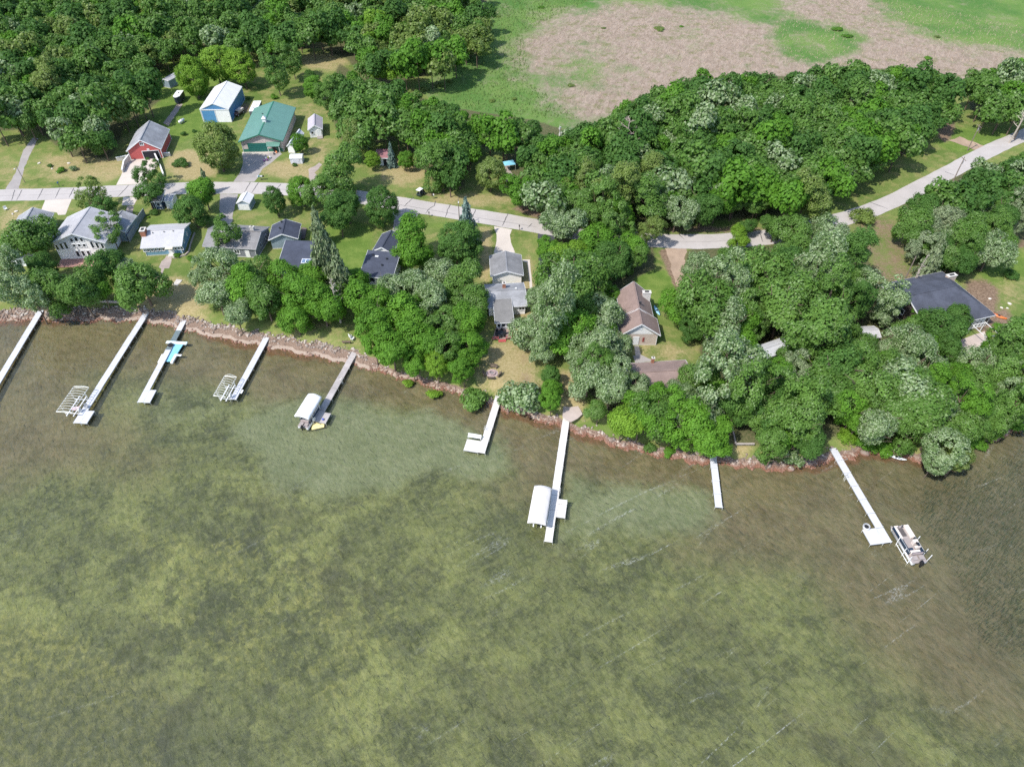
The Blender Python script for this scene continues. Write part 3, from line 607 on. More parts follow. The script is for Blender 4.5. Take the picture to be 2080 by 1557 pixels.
def tree(u, v, r, tone='g', kind='round', where=None, bark=M_BARK, clear=None, tall=1.0, rm=None, name=None, label=None, group=None):
    """a tree whose crown centre stands over survey point (u, v), crown radius r survey units"""
    Rm = rm if rm else r / mpx(v, GZ + 6)
    if kind in ('spruce', 'bigspruce'):
        H = Rm * (4.3 if kind == 'spruce' else 4.6) * tall; base = at(u, v, GZ + H * .42)
        root = thing(name or 'spruce_tree', label, 'tree', (base.x, base.y, GZ), R(0, 6.28), group)
        t = obj_with('trunk', _st, bark, root); t.scale = (H, H, H)
        c = obj_with('crown', random.choice(CROWN[kind]), LEAF[tone], root); c.scale = (Rm, Rm, H)
    elif kind == 'shrub':
        base = at(u, v, GZ + Rm * .4); gz = float(ground_z(np.array(base.x), np.array(base.y)))
        root = thing(name or 'shrub', label, 'shrub', (base.x, base.y, max(gz, .1)), R(0, 6.28), group)
        c = obj_with('foliage', random.choice(CROWN['shrub']), LEAF[tone], root); c.scale = (Rm, Rm, Rm * .85 * tall); c.location = (0, 0, Rm * .42 * tall)
        t = obj_with('stem', TRUNK_THIN[0], bark, root); t.scale = (Rm * 1.1,) * 3
    else:
        cl = (clear if clear is not None else .22) * Rm + .5; Rz = Rm * tall * R(.95, 1.12); hc = cl + Rz * .78; base = at(u, v, GZ + hc)
        gz = float(ground_z(np.array(base.x), np.array(base.y)))
        root = thing(name or ('birch_tree' if kind == 'loose' else 'broadleaf_tree'), label, 'tree', (base.x, base.y, max(gz, -.2)), R(0, 6.28), group)
        c = obj_with('crown', random.choice(CROWN[kind]), LEAF[tone], root); k = R(.94, 1.08); c.scale = (Rm * k, Rm / k, Rz); c.location = (0, 0, hc + GZ - max(gz, -.2))
        t = obj_with('trunk', random.choice(TRUNK_THIN if kind in ('loose',) else TRUNK), bark, root); H = hc + Rz * .9; s = min(H * 1.0, Rm * 2.6); t.scale = (s, s, H)
    TREES.append((root, u, v, tone, kind, where)); return root

# trees that stand by themselves or in small groups (u, v, r, tone, kind)
SOLO = [(440, 300, 47, 'o', 'dense'), (300, 352, 30, 'd', 'sparse'), (298, 395, 34, 'd', 'sparse'), (190, 395, 36, 'o', 'sparse'), (205, 425, 36, 'd', 'sparse'), (222, 468, 38, 'g', 'sparse'),
        (413, 388, 38, 'b', 'round'), (390, 425, 36, 'd', 'round'), (560, 413, 26, 'd', 'dense'), (455, 480, 38, 'g', 'sparse'), (66, 490, 52, 'g', 'round'), (612, 388, 30, 'b', 'dense'), (690, 345, 48, 'g', 'round'), (655, 395, 38, 'g', 'loose'),
        (705, 415, 42, 'd', 'round'), (690, 448, 34, 'd', 'round'), (773, 418, 37, 'd', 'dense'), (760, 326, 18, 'y', 'dense'), (822, 327, 19, 'b', 'dense'), (718, 292, 38, 'o', 'loose'), (832, 492, 50, 'b', 'round'), (925, 497, 48, 'd', 'dense'),
        (897, 340, 46, 'g', 'round'), (996, 355, 34, 'o', 'dense'), (1062, 388, 42, 'b', 'round'), (392, 158, 36, 'y', 'dense'), (440, 136, 37, 'y', 'dense'), (492, 143, 34, 'y', 'dense'), (560, 150, 38, 'g', 'loose'), (592, 122, 36, 'g', 'loose'),
        (180, 284, 34, 'g', 'round'), (100, 175, 46, 'o', 'loose'), (612, 292, 18, 'b', 'dense'), (30, 240, 34, 's', 'round'), (665, 195, 30, 'g', 'loose'), (636, 182, 24, 'b', 'dense'), (634, 160, 14, 'd', 'dense'), (322, 378, 24, 'd', 'sparse'),
        # along the left shore
        (28, 560, 48, 's', 'loose'), (60, 598, 52, 's', 'loose'), (118, 590, 48, 'g', 'round'), (165, 592, 46, 'g', 'round'), (222, 540, 44, 'd', 'round'), (285, 570, 55, 'g', 'round'), (258, 545, 30, 's', 'round'), (85, 540, 34, 'd', 'round'), (205, 590, 34, 'b', 'round'),
        (420, 560, 36, 's', 'loose'), (452, 545, 48, 's', 'round'), (440, 598, 48, 's', 'round'), (490, 590, 48, 'b', 'round'), (515, 560, 42, 'g', 'round'), (540, 610, 46, 'g', 'round'), (575, 565, 42, 'b', 'round'), (612, 600, 52, 'b', 'round'), (628, 560, 36, 'b', 'round'), (600, 645, 36, 'b', 'round'), (655, 620, 46, 'b', 'round'), (480, 640, 36, 's', 'round'),
        (718, 570, 36, 'b', 'round'), (735, 610, 48, 'b', 'round'), (790, 590, 46, 's', 'round'), (765, 655, 50, 'b', 'round'), (820, 640, 52, 'b', 'round'), (850, 580, 46, 's', 'round'), (900, 560, 42, 's', 'round'), (880, 610, 46, 's', 'round'), (935, 570, 44, 'g', 'round'), (960, 605, 42, 'g', 'round'), (795, 705, 44, 'b', 'round'), (855, 690, 48, 'b', 'round'), (905, 655, 46, 'g', 'round'), (955, 655, 44, 'b', 'round'), (760, 700, 34, 'b', 'round'), (905, 710, 42, 'g', 'round'), (948, 706, 40, 'b', 'round'), (838, 735, 30, 'b', 'round'), (888, 745, 28, 'y', 'dense'), (942, 754, 30, 'b', 'round'),
        # beside the road on the right
        (1620, 472, 44, 'g', 'round'), (1682, 470, 42, 's', 'round'), (1575, 462, 30, 'g', 'round'), (1195, 452, 34, 'g', 'round'), (1250, 462, 38, 'g', 'loose'), (1318, 468, 34, 'o', 'loose'), (1112, 500, 26, 'b', 'round'), (1520, 462, 20, 'd', 'round'),
        (1236, 642, 46, 's', 'round'), (1228, 712, 48, 's', 'round'), (1262, 705, 34, 's', 'round'), (1425, 765, 40, 'g', 'round'), (1335, 808, 36, 'b', 'round'), (1290, 782, 36, 's', 'round'), (1390, 800, 34, 's', 'round'), (1505, 692, 38, 'b', 'round'), (1602, 738, 32, 'g', 'round'), (1840, 668, 30, 'g', 'round'), (1870, 650, 26, 'b', 'round'),
        # right of the clear lot
        (1092, 612, 42, 's', 'loose'), (1085, 668, 44, 's', 'round'), (1100, 700, 36, 's', 'round'), (1145, 462, 44, 's', 'round'), (1150, 525, 44, 'y', 'round'), (1145, 590, 42, 'b', 'round'), (1215, 490, 44, 'b', 'round'), (1255, 520, 46, 'd', 'round'), (1205, 560, 44, 'b', 'round'), (1245, 600, 20, 'b', 'dense'), (1290, 505, 36, 'b', 'round'), (1121, 768, 22, 'd', 'dense'), (1119, 792, 24, 'b', 'dense'), (1120, 815, 24, 'b', 'dense'), (1195, 768, 46, 's', 'round'), (1238, 795, 44, 's', 'round'), (1215, 835, 26, 'g', 'round'), (1180, 725, 36, 's', 'round'), (1880, 505, 36, 'k', 'loose'),
        (1265, 400, 58, 'o', 'loose'), (1320, 420, 54, 'g', 'loose'), (1310, 365, 46, 'o', 'loose'), (1190, 385, 44, 'o', 'loose'), (1640, 400, 56, 'o', 'loose'), (1500, 480, 24, 'y', 'round'), (1375, 620, 38, 'b', 'round'), (1400, 665, 30, 'd', 'round'), (1495, 640, 52, 'b', 'round'),
        (1265, 855, 44, 'y', 'round'), (1300, 820, 36, 'b', 'round'), (1905, 668, 46, 'd', 'round'), (1945, 640, 34, 'd', 'round'), (1920, 915, 46, 's', 'dense'), (1900, 935, 30, 's', 'dense'), (1945, 930, 32, 'o', 'dense'), (1650, 745, 26, 'y', 'round'), (1620, 770, 46, 'k', 'loose')]
for a in SOLO: tree(*a, where='solo')
for u, v, r, k, tone in ((795, 318, 13, 'spruce', 'x'), (741, 284, 10, 'spruce', 'x'), (868, 288, 11, 'spruce', 'x'), (948, 455, 25, 'spruce', 'x'), (660, 522, 38, 'bigspruce', 'k'), (690, 560, 30, 'bigspruce', 'k'), (645, 465, 22, 'spruce', 'k'), (418, 372, 14, 'spruce', 'k'), (1893, 530, 24, 'bigspruce', 'k')):
    tree(u, v, r, tone, k, where='solo')

# woods: fill the survey outlines, keeping clear of roofs, drives and lawns
KEEP_OUT = [[(222, 250), (262, 240), (262, 330), (225, 335)], [(1725, 440), (1830, 428), (1850, 560), (1812, 585), (1780, 540)], [(400, 165), (490, 165), (490, 250), (400, 250)], [(480, 200), (605, 200), (605, 320), (480, 320)], [(318, 130), (358, 130), (352, 182), (322, 185)], [(622, 232), (665, 232), (665, 290), (622, 290)], [(764, 294), (790, 294), (790, 326), (764, 326)],
            [(1252, 588), (1348, 588), (1348, 706), (1252, 706)], [(1270, 700), (1415, 690), (1425, 735), (1275, 735)], [(1300, 728), (1418, 728), (1412, 780), (1310, 780)], [(1520, 690), (1608, 682), (1612, 715), (1532, 728)], [(1820, 575), (2015, 575), (2022, 650), (1960, 660), (1880, 640)],
            [(1340, 480), (1395, 480), (1388, 585), (1340, 585)], [(1262, 560), (1390, 555), (1390, 595), (1262, 600)], [(1483, 862), (1540, 862), (1545, 930), (1490, 930)], [(1130, 790), (1185, 790), (1190, 850), (1130, 850)], [(1758, 650), (1792, 652), (1790, 682), (1762, 684)],
            [(1020, 318), (1048, 318), (1050, 372), (1020, 372)], [(2015, 560), (2090, 470), (2090, 640), (2020, 650)], [(1120, 715), (1145, 705), (1145, 738), (1122, 738)], [(590, 95), (700, 92), (700, 150), (612, 150)], [(1950, 690), (2010, 672), (2012, 700), (1960, 712)], [(60, 265), (90, 255), (86, 290), (50, 290)], [(325, 185), (400, 190), (400, 300), (300, 300)], [(1680, 862), (1712, 862), (1712, 915), (1680, 915)]]
def inside(pts, x, y):
    """signed distance of a point to a polygon, positive inside"""
    d = 1e18; c = False; ax, ay = pts[-1]
    for bx, by in pts:
        ex, ey = bx - ax, by - ay; wx, wy = x - ax, y - ay; t = (wx * ex + wy * ey) / (ex * ex + ey * ey + 1e-12); t = 0 if t < 0 else 1 if t > 1 else t
        q = (wx - ex * t) ** 2 + (wy - ey * t) ** 2
        if q < d: d = q
        if (ay <= y) != (by <= y) and x < ax + (y - ay) / (by - ay) * ex: c = not c
        ax, ay = bx, by
    return math.sqrt(d) * (1 if c else -1)
_ru = [p[0] for p in road_pts]; _rv = [p[1] for p in road_pts]
_su = [p[0] for p in SHORE]; _sv = [p[1] for p in SHORE]
def road_gap(u, v): return abs(v - float(np.interp(u, _ru, _rv)))
placed = [(u, v, r) for u, v, r, *_ in SOLO]
def fill(poly, rlo, rhi, tones, kinds, where, pack=.92, tries=6000, cap=999, solo_gap=.75, roadgap=17, inset=.5):
    us = [p[0] for p in poly]; vs = [p[1] for p in poly]; got = []
    for _ in range(tries):
        u, v = R(min(us), max(us)), R(min(vs), max(vs)); 
        if RNG.random() > min(1, (300 / (v + 320))) : continue
        rm = R(rlo, rhi); r = rm * mpx(v, GZ + 6); sv = .82
        if inside(poly, u, v) < inset * r: continue
        if any((u - a) ** 2 + ((v - b) / sv) ** 2 < (pack * .5 * (r + c) * 1.05) ** 2 for a, b, c in got): continue
        if any((u - a) ** 2 + ((v - b) / sv) ** 2 < (solo_gap * .5 * (r + c)) ** 2 for a, b, c in placed): continue
        if any(inside(k, u, v) > -.72 * r for k in KEEP_OUT): continue
        if v + .8 * r > float(np.interp(u, _su, _sv)) - 2: continue
        if -(roadgap + .55 * r) < v - float(np.interp(u, _ru, _rv)) < roadgap + .75 * r: continue
        got.append((u, v, r))
        if len(got) >= cap: break
    out = []
    for u, v, r in got:
        out.append((u, v, r, random.choice('oobyg' if where == 'a' and u > 730 and v > 40 and R(0, 1) < .7 else tones), random.choice(kinds), where))
    placed.extend(got); return out
WOODS = []
WOODS += fill(WOOD_E, 3.0, 7.4, 'sssggggbbd', ['round', 'round', 'round', 'loose'], 'e', .70, 12000, inset=.1)
WOODS += fill(WOOD_D, 3.2, 5.2, 'gddgsk', ['round', 'round', 'loose'], 'd', .68, 6000)
WOODS += fill(WOOD_C, 3.4, 5.0, 'gbgs', ['round', 'loose'], 'c', .7, 3000)
WOODS += fill(WOOD_B, 3.2, 6.2, 'gggggdddbbbs', ['round', 'round', 'round', 'loose'], 'b', .72, 18000)
WOODS += fill(WOOD_A, 3.3, 6.4, 'ggggdddbgos', ['round', 'round', 'loose'], 'a', .72, 15000)
# the largest stand as trees of their own, the farthest ones read as one mass of wood
WOODS.sort(key=lambda w: -w[1]); NSOLO = len(TREES); NEAR = max(0, 300 - NSOLO)
WHERE = {'a': 'in the wood behind the left houses', 'b': 'in the wood between road and marsh', 'c': 'at the far right edge of the marsh', 'd': 'by the road bend at the right', 'e': 'in the grove on the right shore'}
GROUP = {'a': 'trees of the wood behind the left houses', 'b': 'trees of the wood between road and marsh', 'c': 'trees at the far right marsh edge', 'd': 'trees by the right road bend', 'e': 'trees of the right shore grove'}
def kindword(k): return {'round': 'round-crowned', 'loose': 'feathery', 'sparse': 'open-crowned', 'dense': 'compact', 'spruce': 'spire-shaped', 'bigspruce': 'large conifer'}.get(k, '')
for u, v, r, tone, kind, w in WOODS[:NEAR]:
    tree(u, v, r, tone, kind, where=w, tall=R(.9, 1.4), label='%s %s tree %s' % (TONE[tone], kindword(kind), WHERE[w]), group=GROUP[w] + ', %s %s' % (TONE[tone], kindword(kind)))
def joined_wood(items, name):
    """far wood: thinned crowns and stems joined into one mesh"""
    V, LF, L2, MI = [], [], [], []; mats = list('gdobsy'); idx = {k: i for i, k in enumerate(mats)}; mb = MB()
    for u, v, r, tone, kind, w in items:
        Rm = r / mpx(v, GZ + 6); me = random.choice(CROWN['round']); n = len(me.polygons)
        co = np.empty(n * 12); me.vertices.foreach_get('co', co); co = co.reshape(n, 4, 3)
        lf = np.empty(n, np.float32); me.attributes['leaf'].data.foreach_get('value', lf); l2 = np.empty(n, np.float32); me.attributes['leaf2'].data.foreach_get('value', l2)
        up = co[:, :, 2].mean(1) > -.45; sel = up & (RNG.random(n) < .17); co = co[sel]; cen = co.mean(1, keepdims=True); co = cen + (co - cen) * 2.1
        a = R(0, 6.28); ca, sa = math.cos(a), math.sin(a); hc = Rm * 1.5 + .6; b = at(u, v, GZ + hc)
        q = np.stack([co[..., 0] * ca - co[..., 1] * sa, co[..., 0] * sa + co[..., 1] * ca, co[..., 2] * R(1, 1.2)], -1) * Rm + np.array([b.x, b.y, GZ + hc])
        V.append(q.reshape(-1, 3)); LF.append(lf[sel]); L2.append(l2[sel]); MI.append(np.full(sel.sum(), idx.get(tone, 0)))
        mb.tube((b.x, b.y, GZ), (b.x, b.y, GZ + hc), .2, .1, 5, False)
    V = np.concatenate(V); n = len(V) // 4
    nv = len(mb.v); allv = np.concatenate([V, np.array(mb.v)]); q = np.concatenate([np.arange(n * 4, dtype=np.int32), (np.array(mb.f, dtype=np.int32) + n * 4).ravel()]); nf = n + len(mb.f)
    me = bpy.data.meshes.new(name); me.vertices.add(len(allv)); me.vertices.foreach_set('co', allv.ravel()); me.loops.add(len(q)); me.loops.foreach_set('vertex_index', q)
    me.polygons.add(nf); me.polygons.foreach_set('loop_start', np.arange(0, nf * 4, 4, dtype=np.int32)); me.update(); me.validate()
    z = np.zeros(len(mb.f), np.float32)
    for nm, arr in (('leaf', LF), ('leaf2', L2)):
        a = me.attributes.new(nm, 'FLOAT', 'FACE'); a.data.foreach_set('value', np.concatenate(arr + [z]).astype(np.float32))
    for k in mats: me.materials.append(LEAF[k])
    me.materials.append(M_BARK); me.polygons.foreach_set('material_index', np.concatenate(MI + [np.full(len(mb.f), len(mats))]).astype(np.int32))
    o = bpy.data.objects.new(name, me); COL.objects.link(o); return o
FAR = WOODS[NEAR:] + [(R(-260, 990), R(-150, -46), R(18, 24), random.choice('gdo'), 'round', 'a') for _ in range(60)]
if FAR: tag(joined_wood(FAR, 'far_wood'), 'far wood of green broadleaf crowns along the top left edge', 'wood', kind='stuff')
print('TREES', NSOLO, 'woods', len(WOODS), {k: sum(1 for w in WOODS if w[5] == k) for k in 'abcde'}, 'far', len(FAR))

# bare trees
def bare_tree(u, v, H, label, spread=.5, mat=M_BARKP, seed=3):
    random.seed(seed); b = at(u, v); root = thing('bare_tree', label, 'tree', (b.x, b.y, GZ), 0); m = MB(); br = MB()
    limb(m, (0, 0, -.2), (R(-.3, .3), R(-.3, .3), H), H * .022, H * .005, .03, 7, 6)
    for k in range(16):
        z = R(.35, .95) * H; a = R(0, 6.28); L = (1.15 - z / H) * H * spread; e = Vector((math.cos(a) * L, math.sin(a) * L, z + L * .5)); limb(br, (0, 0, z), e, H * .009, H * .003, .12, 4, 4)
        for j in range(3):
            s = Vector((0, 0, z)).lerp(e, R(.4, .9)); limb(br, s, s + Vector((R(-1, 1), R(-1, 1), R(.1, .9))) * L * .4, H * .004, H * .0018, .1, 3, 4)
    m.build('trunk', mat, root); br.build('branches', mat, root)
bare_tree(1268, 345, 15, 'dead grey bare tree with brown twigs among the woods', .45, plain('dead_bark', (.30, .24, .21), .9, .3), 3)
bare_tree(1133, 330, 11, 'slender white bare birch at the marsh edge of the wood', .22, plain('birch_bark', (.55, .52, .48), .8, .2), 5)
bare_tree(692, 655, 12, 'bare grey trunk standing behind the gravel beach', .18, M_BARKP, 7)
bare_tree(1850, 590, 10, 'bare tall trunk behind the charcoal roofed house', .12, M_BARKP, 9)
bare_tree(2050, 290, 14, 'pale leaning bare trunk by the far right road end', .15, M_BARKP, 12)
random.seed(21)

# shrubs
for i, (u, v, r, tone, lab) in enumerate([
        (1066, 800, 50, 's', 'large pale silvery shrub on the bank right of the white dock'), (955, 795, 32, 'g', 'green shrub overhanging the water left of the white dock'), (368, 330, 16, 'd', 'small dark bush on the dry slope right of the red garage'), (600, 335, 6, 'd', 'low green bush in front of the white metal shed'),
        (395, 268, 6, 'd', 'tiny bush on the lawn behind the olive tree, right one'), (374, 272, 7, 'd', 'tiny bush on the lawn behind the olive tree, left one'), (125, 345, 10, 'b', 'rock garden plants with white flowers above the road'), (150, 343, 9, 's', 'pale rock garden plant right of the green ones'), (102, 336, 6, 'd', 'small round bush left of the rock garden'),
        (385, 525, 9, 'b', 'bright foundation bush at the blue cottage corner'), (360, 520, 8, 'b', 'foundation bush under the blue cottage window'), (860, 382, 5, 'b', 'small bush beside the parked cart'), (1375, 880, 18, 'b', 'green waterside bush on the rocky right shore'), (1360, 905, 14, 'b', 'lower waterside bush on the rocky right shore'), (1466, 895, 22, 's', 'silvery bush above the short dock'), (1425, 872, 30, 's', 'silvery tree-like bush behind the short dock'),
        (1320, 900, 14, 'g', 'grassy clump at the water among shore stones'), (1560, 925, 16, 'g', 'low bush left of the grey boulder'), (1600, 915, 32, 's', 'wide silvery bush over the stone bank'), (1760, 890, 26, 'b', 'bright green bush right of the long white dock'), (1800, 898, 22, 'b', 'bright green bush behind the white kayak'), (1725, 885, 22, 'y', 'lime bush at the shore end of the long white dock'), (1985, 885, 24, 'b', 'green bush at the far right water edge'), (2010, 870, 30, 'y', 'lime bush near the right picture edge above water'), (2060, 850, 30, 'b', 'green bush at the right picture edge over the water'), (1850, 900, 24, 'g', 'green bush between kayak and big round willow'),
        (505, 200, 5, 'd', 'dark bush at the far corner of the blue barn'), (556, 198, 8, 'b', 'green bush behind the green roofed building'), (880, 790, 16, 'y', 'lime grass clump on the bank left of the lot'), (830, 765, 12, 'y', 'lime bush above the gravel beach end'), (310, 432, 10, 'd', 'dark bush beside the grey board fence'), (302, 441, 4, 'y', 'yellow flowering bush by the fence end'), (2060, 560, 16, 'd', 'dark bush on the right lawn'), (1660, 395, 30, 'o', 'olive bush under the tall feathery roadside tree'), (1745, 440, 26, 'o', 'loose bush leaning over the road at the right')]):
    tree(u, v, r, tone, 'shrub', where='shrub', label=lab)
# shrubs scattered over the marsh
random.seed(31)
n = 0
while n < 10:
    u, v = R(1000, 2080), R(8, 230); 
    if inside(WOOD_B, u, v) > -6 or inside(WOOD_C, u, v) > -4 or (v > 150 and u > 1230): continue
    if u < 1560 and v > 25 and R(0, 1) < .7 and u > 1260: continue
    tree(u, v, 0, random.choice('obo'), 'shrub', where='marsh', rm=R(.9, 2.6), tall=.45, name='marsh_shrub', label='low green willow clump scattered on the tan marsh', group='willow clumps on the marsh'); n += 1
for u, v, r in ((895, 172, 10), (1000, 205, 7), (915, 165, 7), (860, 180, 10), (1045, 200, 6)): tree(u, v, r, 'o', 'shrub', where='marsh', tall=.7, name='marsh_shrub', label='greyish clump of brush on the green marsh left of the tan reeds', group='brush clumps on the green marsh')

def blades(name, n, place, hlo, hhi, wlo, whi, mat, lean=.25):
    V = []
    for _ in range(n):
        p = place()
        if p is None: continue
        h, w, a = R(hlo, hhi), R(wlo, whi), R(0, 6.28); dx, dy = math.cos(a) * w, math.sin(a) * w; lx, ly = R(-lean, lean) * h, R(-lean, lean) * h
        x, y, z = p; V += [(x - dx, y - dy, z), (x + dx, y + dy, z), (x + lx, y + ly, z + h)]
    me = bpy.data.meshes.new(name); me.from_pydata(V, [], [(i, i + 1, i + 2) for i in range(0, len(V), 3)]); me.materials.append(mat); o = bpy.data.objects.new(name, me); COL.objects.link(o); return o
M_REED = plain('bulrush', (.055, .075, .04), .6, .5, 2.0); M_TUFT = plain('dead_reed', (.38, .295, .22), .9, .35, .4); M_SEDGE = plain('sedge', (.12, .19, .045), .85, .4, .3)
reed_px = [(1870, 985), (1980, 960), (2100, 900), (2250, 900), (2250, 1420), (2120, 1330), (2000, 1330), (1960, 1240), (1930, 1140), (1860, 1050)]
rp = pxpoly(reed_px, 0); rx = [p[0] for p in rp]; ry = [p[1] for p in rp]
def reed_place():
    x, y = R(min(rx), max(rx)), R(min(ry), max(ry))
    if inside(rp, x, y) < R(-1, 2): return None
    return (x, y, -.3)
tag(blades('bulrushes', 15000, reed_place, .9, 1.9, .02, .05, M_REED, .22), 'thin dark bulrushes standing in the water at the right edge', 'reeds', kind='stuff')
mp = pxpoly([(1050, 80), (1250, 5), (1560, 50), (1720, -20), (2100, 60), (2100, 150), (1640, 150), (1420, 165), (1260, 235), (1150, 230)]); mxs = [p[0] for p in mp]; mys = [p[1] for p in mp]
def tuft_place():
    x, y = R(min(mxs), max(mxs)), R(min(mys), max(mys))
    return (x, y, GZ - .05) if inside(mp, x, y) > 0 else None
tag(blades('dead_reeds', 26000, tuft_place, .4, .9, .04, .10, M_TUFT, .5), 'tan dead reeds covering the open marsh', 'reeds', kind='stuff')
sp_ = pxpoly([(860, 180), (960, 110), (985, 30), (1000, -30), (1240, -20), (1060, 70), (1080, 170), (1180, 245), (1090, 240), (940, 220)]); sxs = [p[0] for p in sp_]; sys_ = [p[1] for p in sp_]
def sedge_place():
    x, y = R(min(sxs), max(sxs)), R(min(sys_), max(sys_))
    return (x, y, GZ - .05) if inside(sp_, x, y) > 0 else None
tag(blades('sedge', 16000, sedge_place, .4, 1.0, .07, .18, M_SEDGE, .5), 'green sedge grass on the marsh beside the tan reeds', 'grass', kind='stuff')

# riprap along the bank, larger boulders as things
_sx = [at(u, v, 0).x for u, v in SHORE]; _sk = [(u - 1040) / at(u, v, 0).x if abs(u - 1040) > 1 else 10.2 for u, v in SHORE]
def stone_cloud(n):
    m = MB(); base = []
    for k in range(8):
        q = MB(); q.blob((0, 0, 0), 1, R(.6, .9), R(.45, .7), 6, 4, .22); base.append(q)
    for _ in range(n):
        u = R(-60, 2100); x0 = R(_sp[0, 0] + 10, _sp[-1, 0] - 12); u = 1040 + x0 * float(np.interp(x0, _sx, _sk)); d = R(-.5, 3.4) if u < 745 else abs(random.gauss(.5, .75)) - .4
        if 1960 < u: d = abs(random.gauss(.4, .5))
        if 200 < u < 745 and .1 < d < 1.9 and R(0, 1) < .9: continue
        if 745 < u < 1090 and R(0, 1) < .55: continue
        y = float(shore_y(np.array(x0))) + d; s = R(.1, .3) if R(0, 1) < .85 else R(.28, .45); a = R(0, 6.28); ca, sa = math.cos(a), math.sin(a); z = float(ground_z(np.array(x0), np.array(y)))
        q = random.choice(base); m.poly([(x0 + (px * ca - py * sa) * s, y + (px * sa + py * ca) * s, z + pz * s + s * .15) for px, py, pz in q.v], q.f)
    return m
def mat_stone(name, a, b, c):
    t = NT(name); p = t.pos(); v = t.n('ShaderNodeTexVoronoi', Vector=p); v.inputs['Scale'].default_value = 1.6; n = t.noise(p, 6.0)
    k = t.sep(v.outputs['Color']); col = t.mix(k[0], a, b); col = t.mix(t.rng(k[1], .6, .9), col, c); col = t.mix(t.rng(n, .4, .8, 0, .4), col, tuple(x * .6 for x in a))
    wet = t.rng(t.n('ShaderNodeSeparateXYZ', Vector=p).outputs[2], .05, .55, .85, 0); col = t.mix(wet, col, (.20, .085, .05))
    return t.out(t.bsdf(col, .85, 0, .3, t.bump(n, .4, .05)))
M_STONE = mat_stone('shore_stone', (.17, .13, .105), (.28, .225, .19), (.44, .39, .345))
random.seed(41)
tag(stone_cloud(6500).build('shore_stones', M_STONE), 'bank of loose pink and grey stones along the waterline', 'stones', kind='stuff')
for u, v, s, lab in ((1560, 945, .75, 'dark tilted boulder at the waterline below the silvery bush'), (1607, 950, .8, 'round grey boulder half in the water'), (1757, 918, 1.0, 'flat pink boulder right of the long white dock'), (1345, 880, .8, 'grey boulder under the waterside bush'), (1243, 893, .7, 'dark boulder at the water below the lime tree'), (1425, 905, .8, 'dark boulder beside the short dock'), (965, 812, .7, 'dark wet boulder left of the white dock'), (950, 808, .6, 'smaller wet boulder under the overhanging shrub'), (1780, 915, .55, 'small boulder left of the white kayak')):
    p = at(u, v, .3); q = MB().blob((0, 0, 0), s, s * .75, s * .6, 9, 6, .12); o = q.build('boulder', M_STONE, None, True); o.location = (p.x, p.y, max(float(ground_z(np.array(p.x), np.array(p.y))), -.1) + s * .2); o.rotation_euler = (0, R(-.3, .3), R(0, 6)); tag(o, lab, 'boulder')
# ------------------------------------------------------------------ buildings
RED = ribbed('red_siding', (.42, .09, .085), .25, 2, .7); BLUE = ribbed('blue_steel', (.075, .21, .40), .3, 0, .5); TEAL = ribbed('blue_clapboard', (.16, .30, .40), .22, 2, .7)
WHITE_S = ribbed('white_siding', (.78, .77, .76), .2, 2, .6, .03); GREYW = ribbed('grey_clapboard', (.17, .18, .20), .2, 2, .75); SLATEB = ribbed('slate_blue_siding', (.22, .28, .33), .2, 2, .7); TANW = plain('tan_block', (.46, .385, .33), .85, .12, 2.5)
STONEW = plain('pinkish_stone_wall', (.50, .42, .39), .85, .2, 3.0); NAVYW = ribbed('navy_siding', (.05, .10, .17), .2, 2, .7)
R_GREY = shingles('grey_shingles', (.27, .275, .29)); R_DGREY = shingles('dark_grey_shingles', (.17, .17, .175)); R_LGREY = shingles('light_grey_shingles', (.36, .355, .37), .12); R_NAVY = shingles('navy_shingles', (.058, .066, .092), .18); R_BROWN = shingles('brown_shingles', (.235, .172, .152), .14); R_MAROON = shingles('maroon_shingles', (.27, .13, .14), .12)
R_PALE = shingles('pale_shingles', (.43, .425, .435), .06); R_GREEN = ribbed('green_steel_roof', (.105, .225, .18), .6, 1, .35, .05, .5); R_WHITE = ribbed('white_steel_roof', (.66, .65, .64), .6, 1, .4, .04); R_LILAC = shingles('lilac_grey_shingles', (.40, .37, .41), .08); R_SILVER = ribbed('silver_metal', (.60, .61, .66), .3, 0, .4, .05)
M_GREENT = plain('green_trim', (.03, .16, .10), .5, .1); M_REDD = plain('red_stain', (.40, .08, .08), .7, .2)

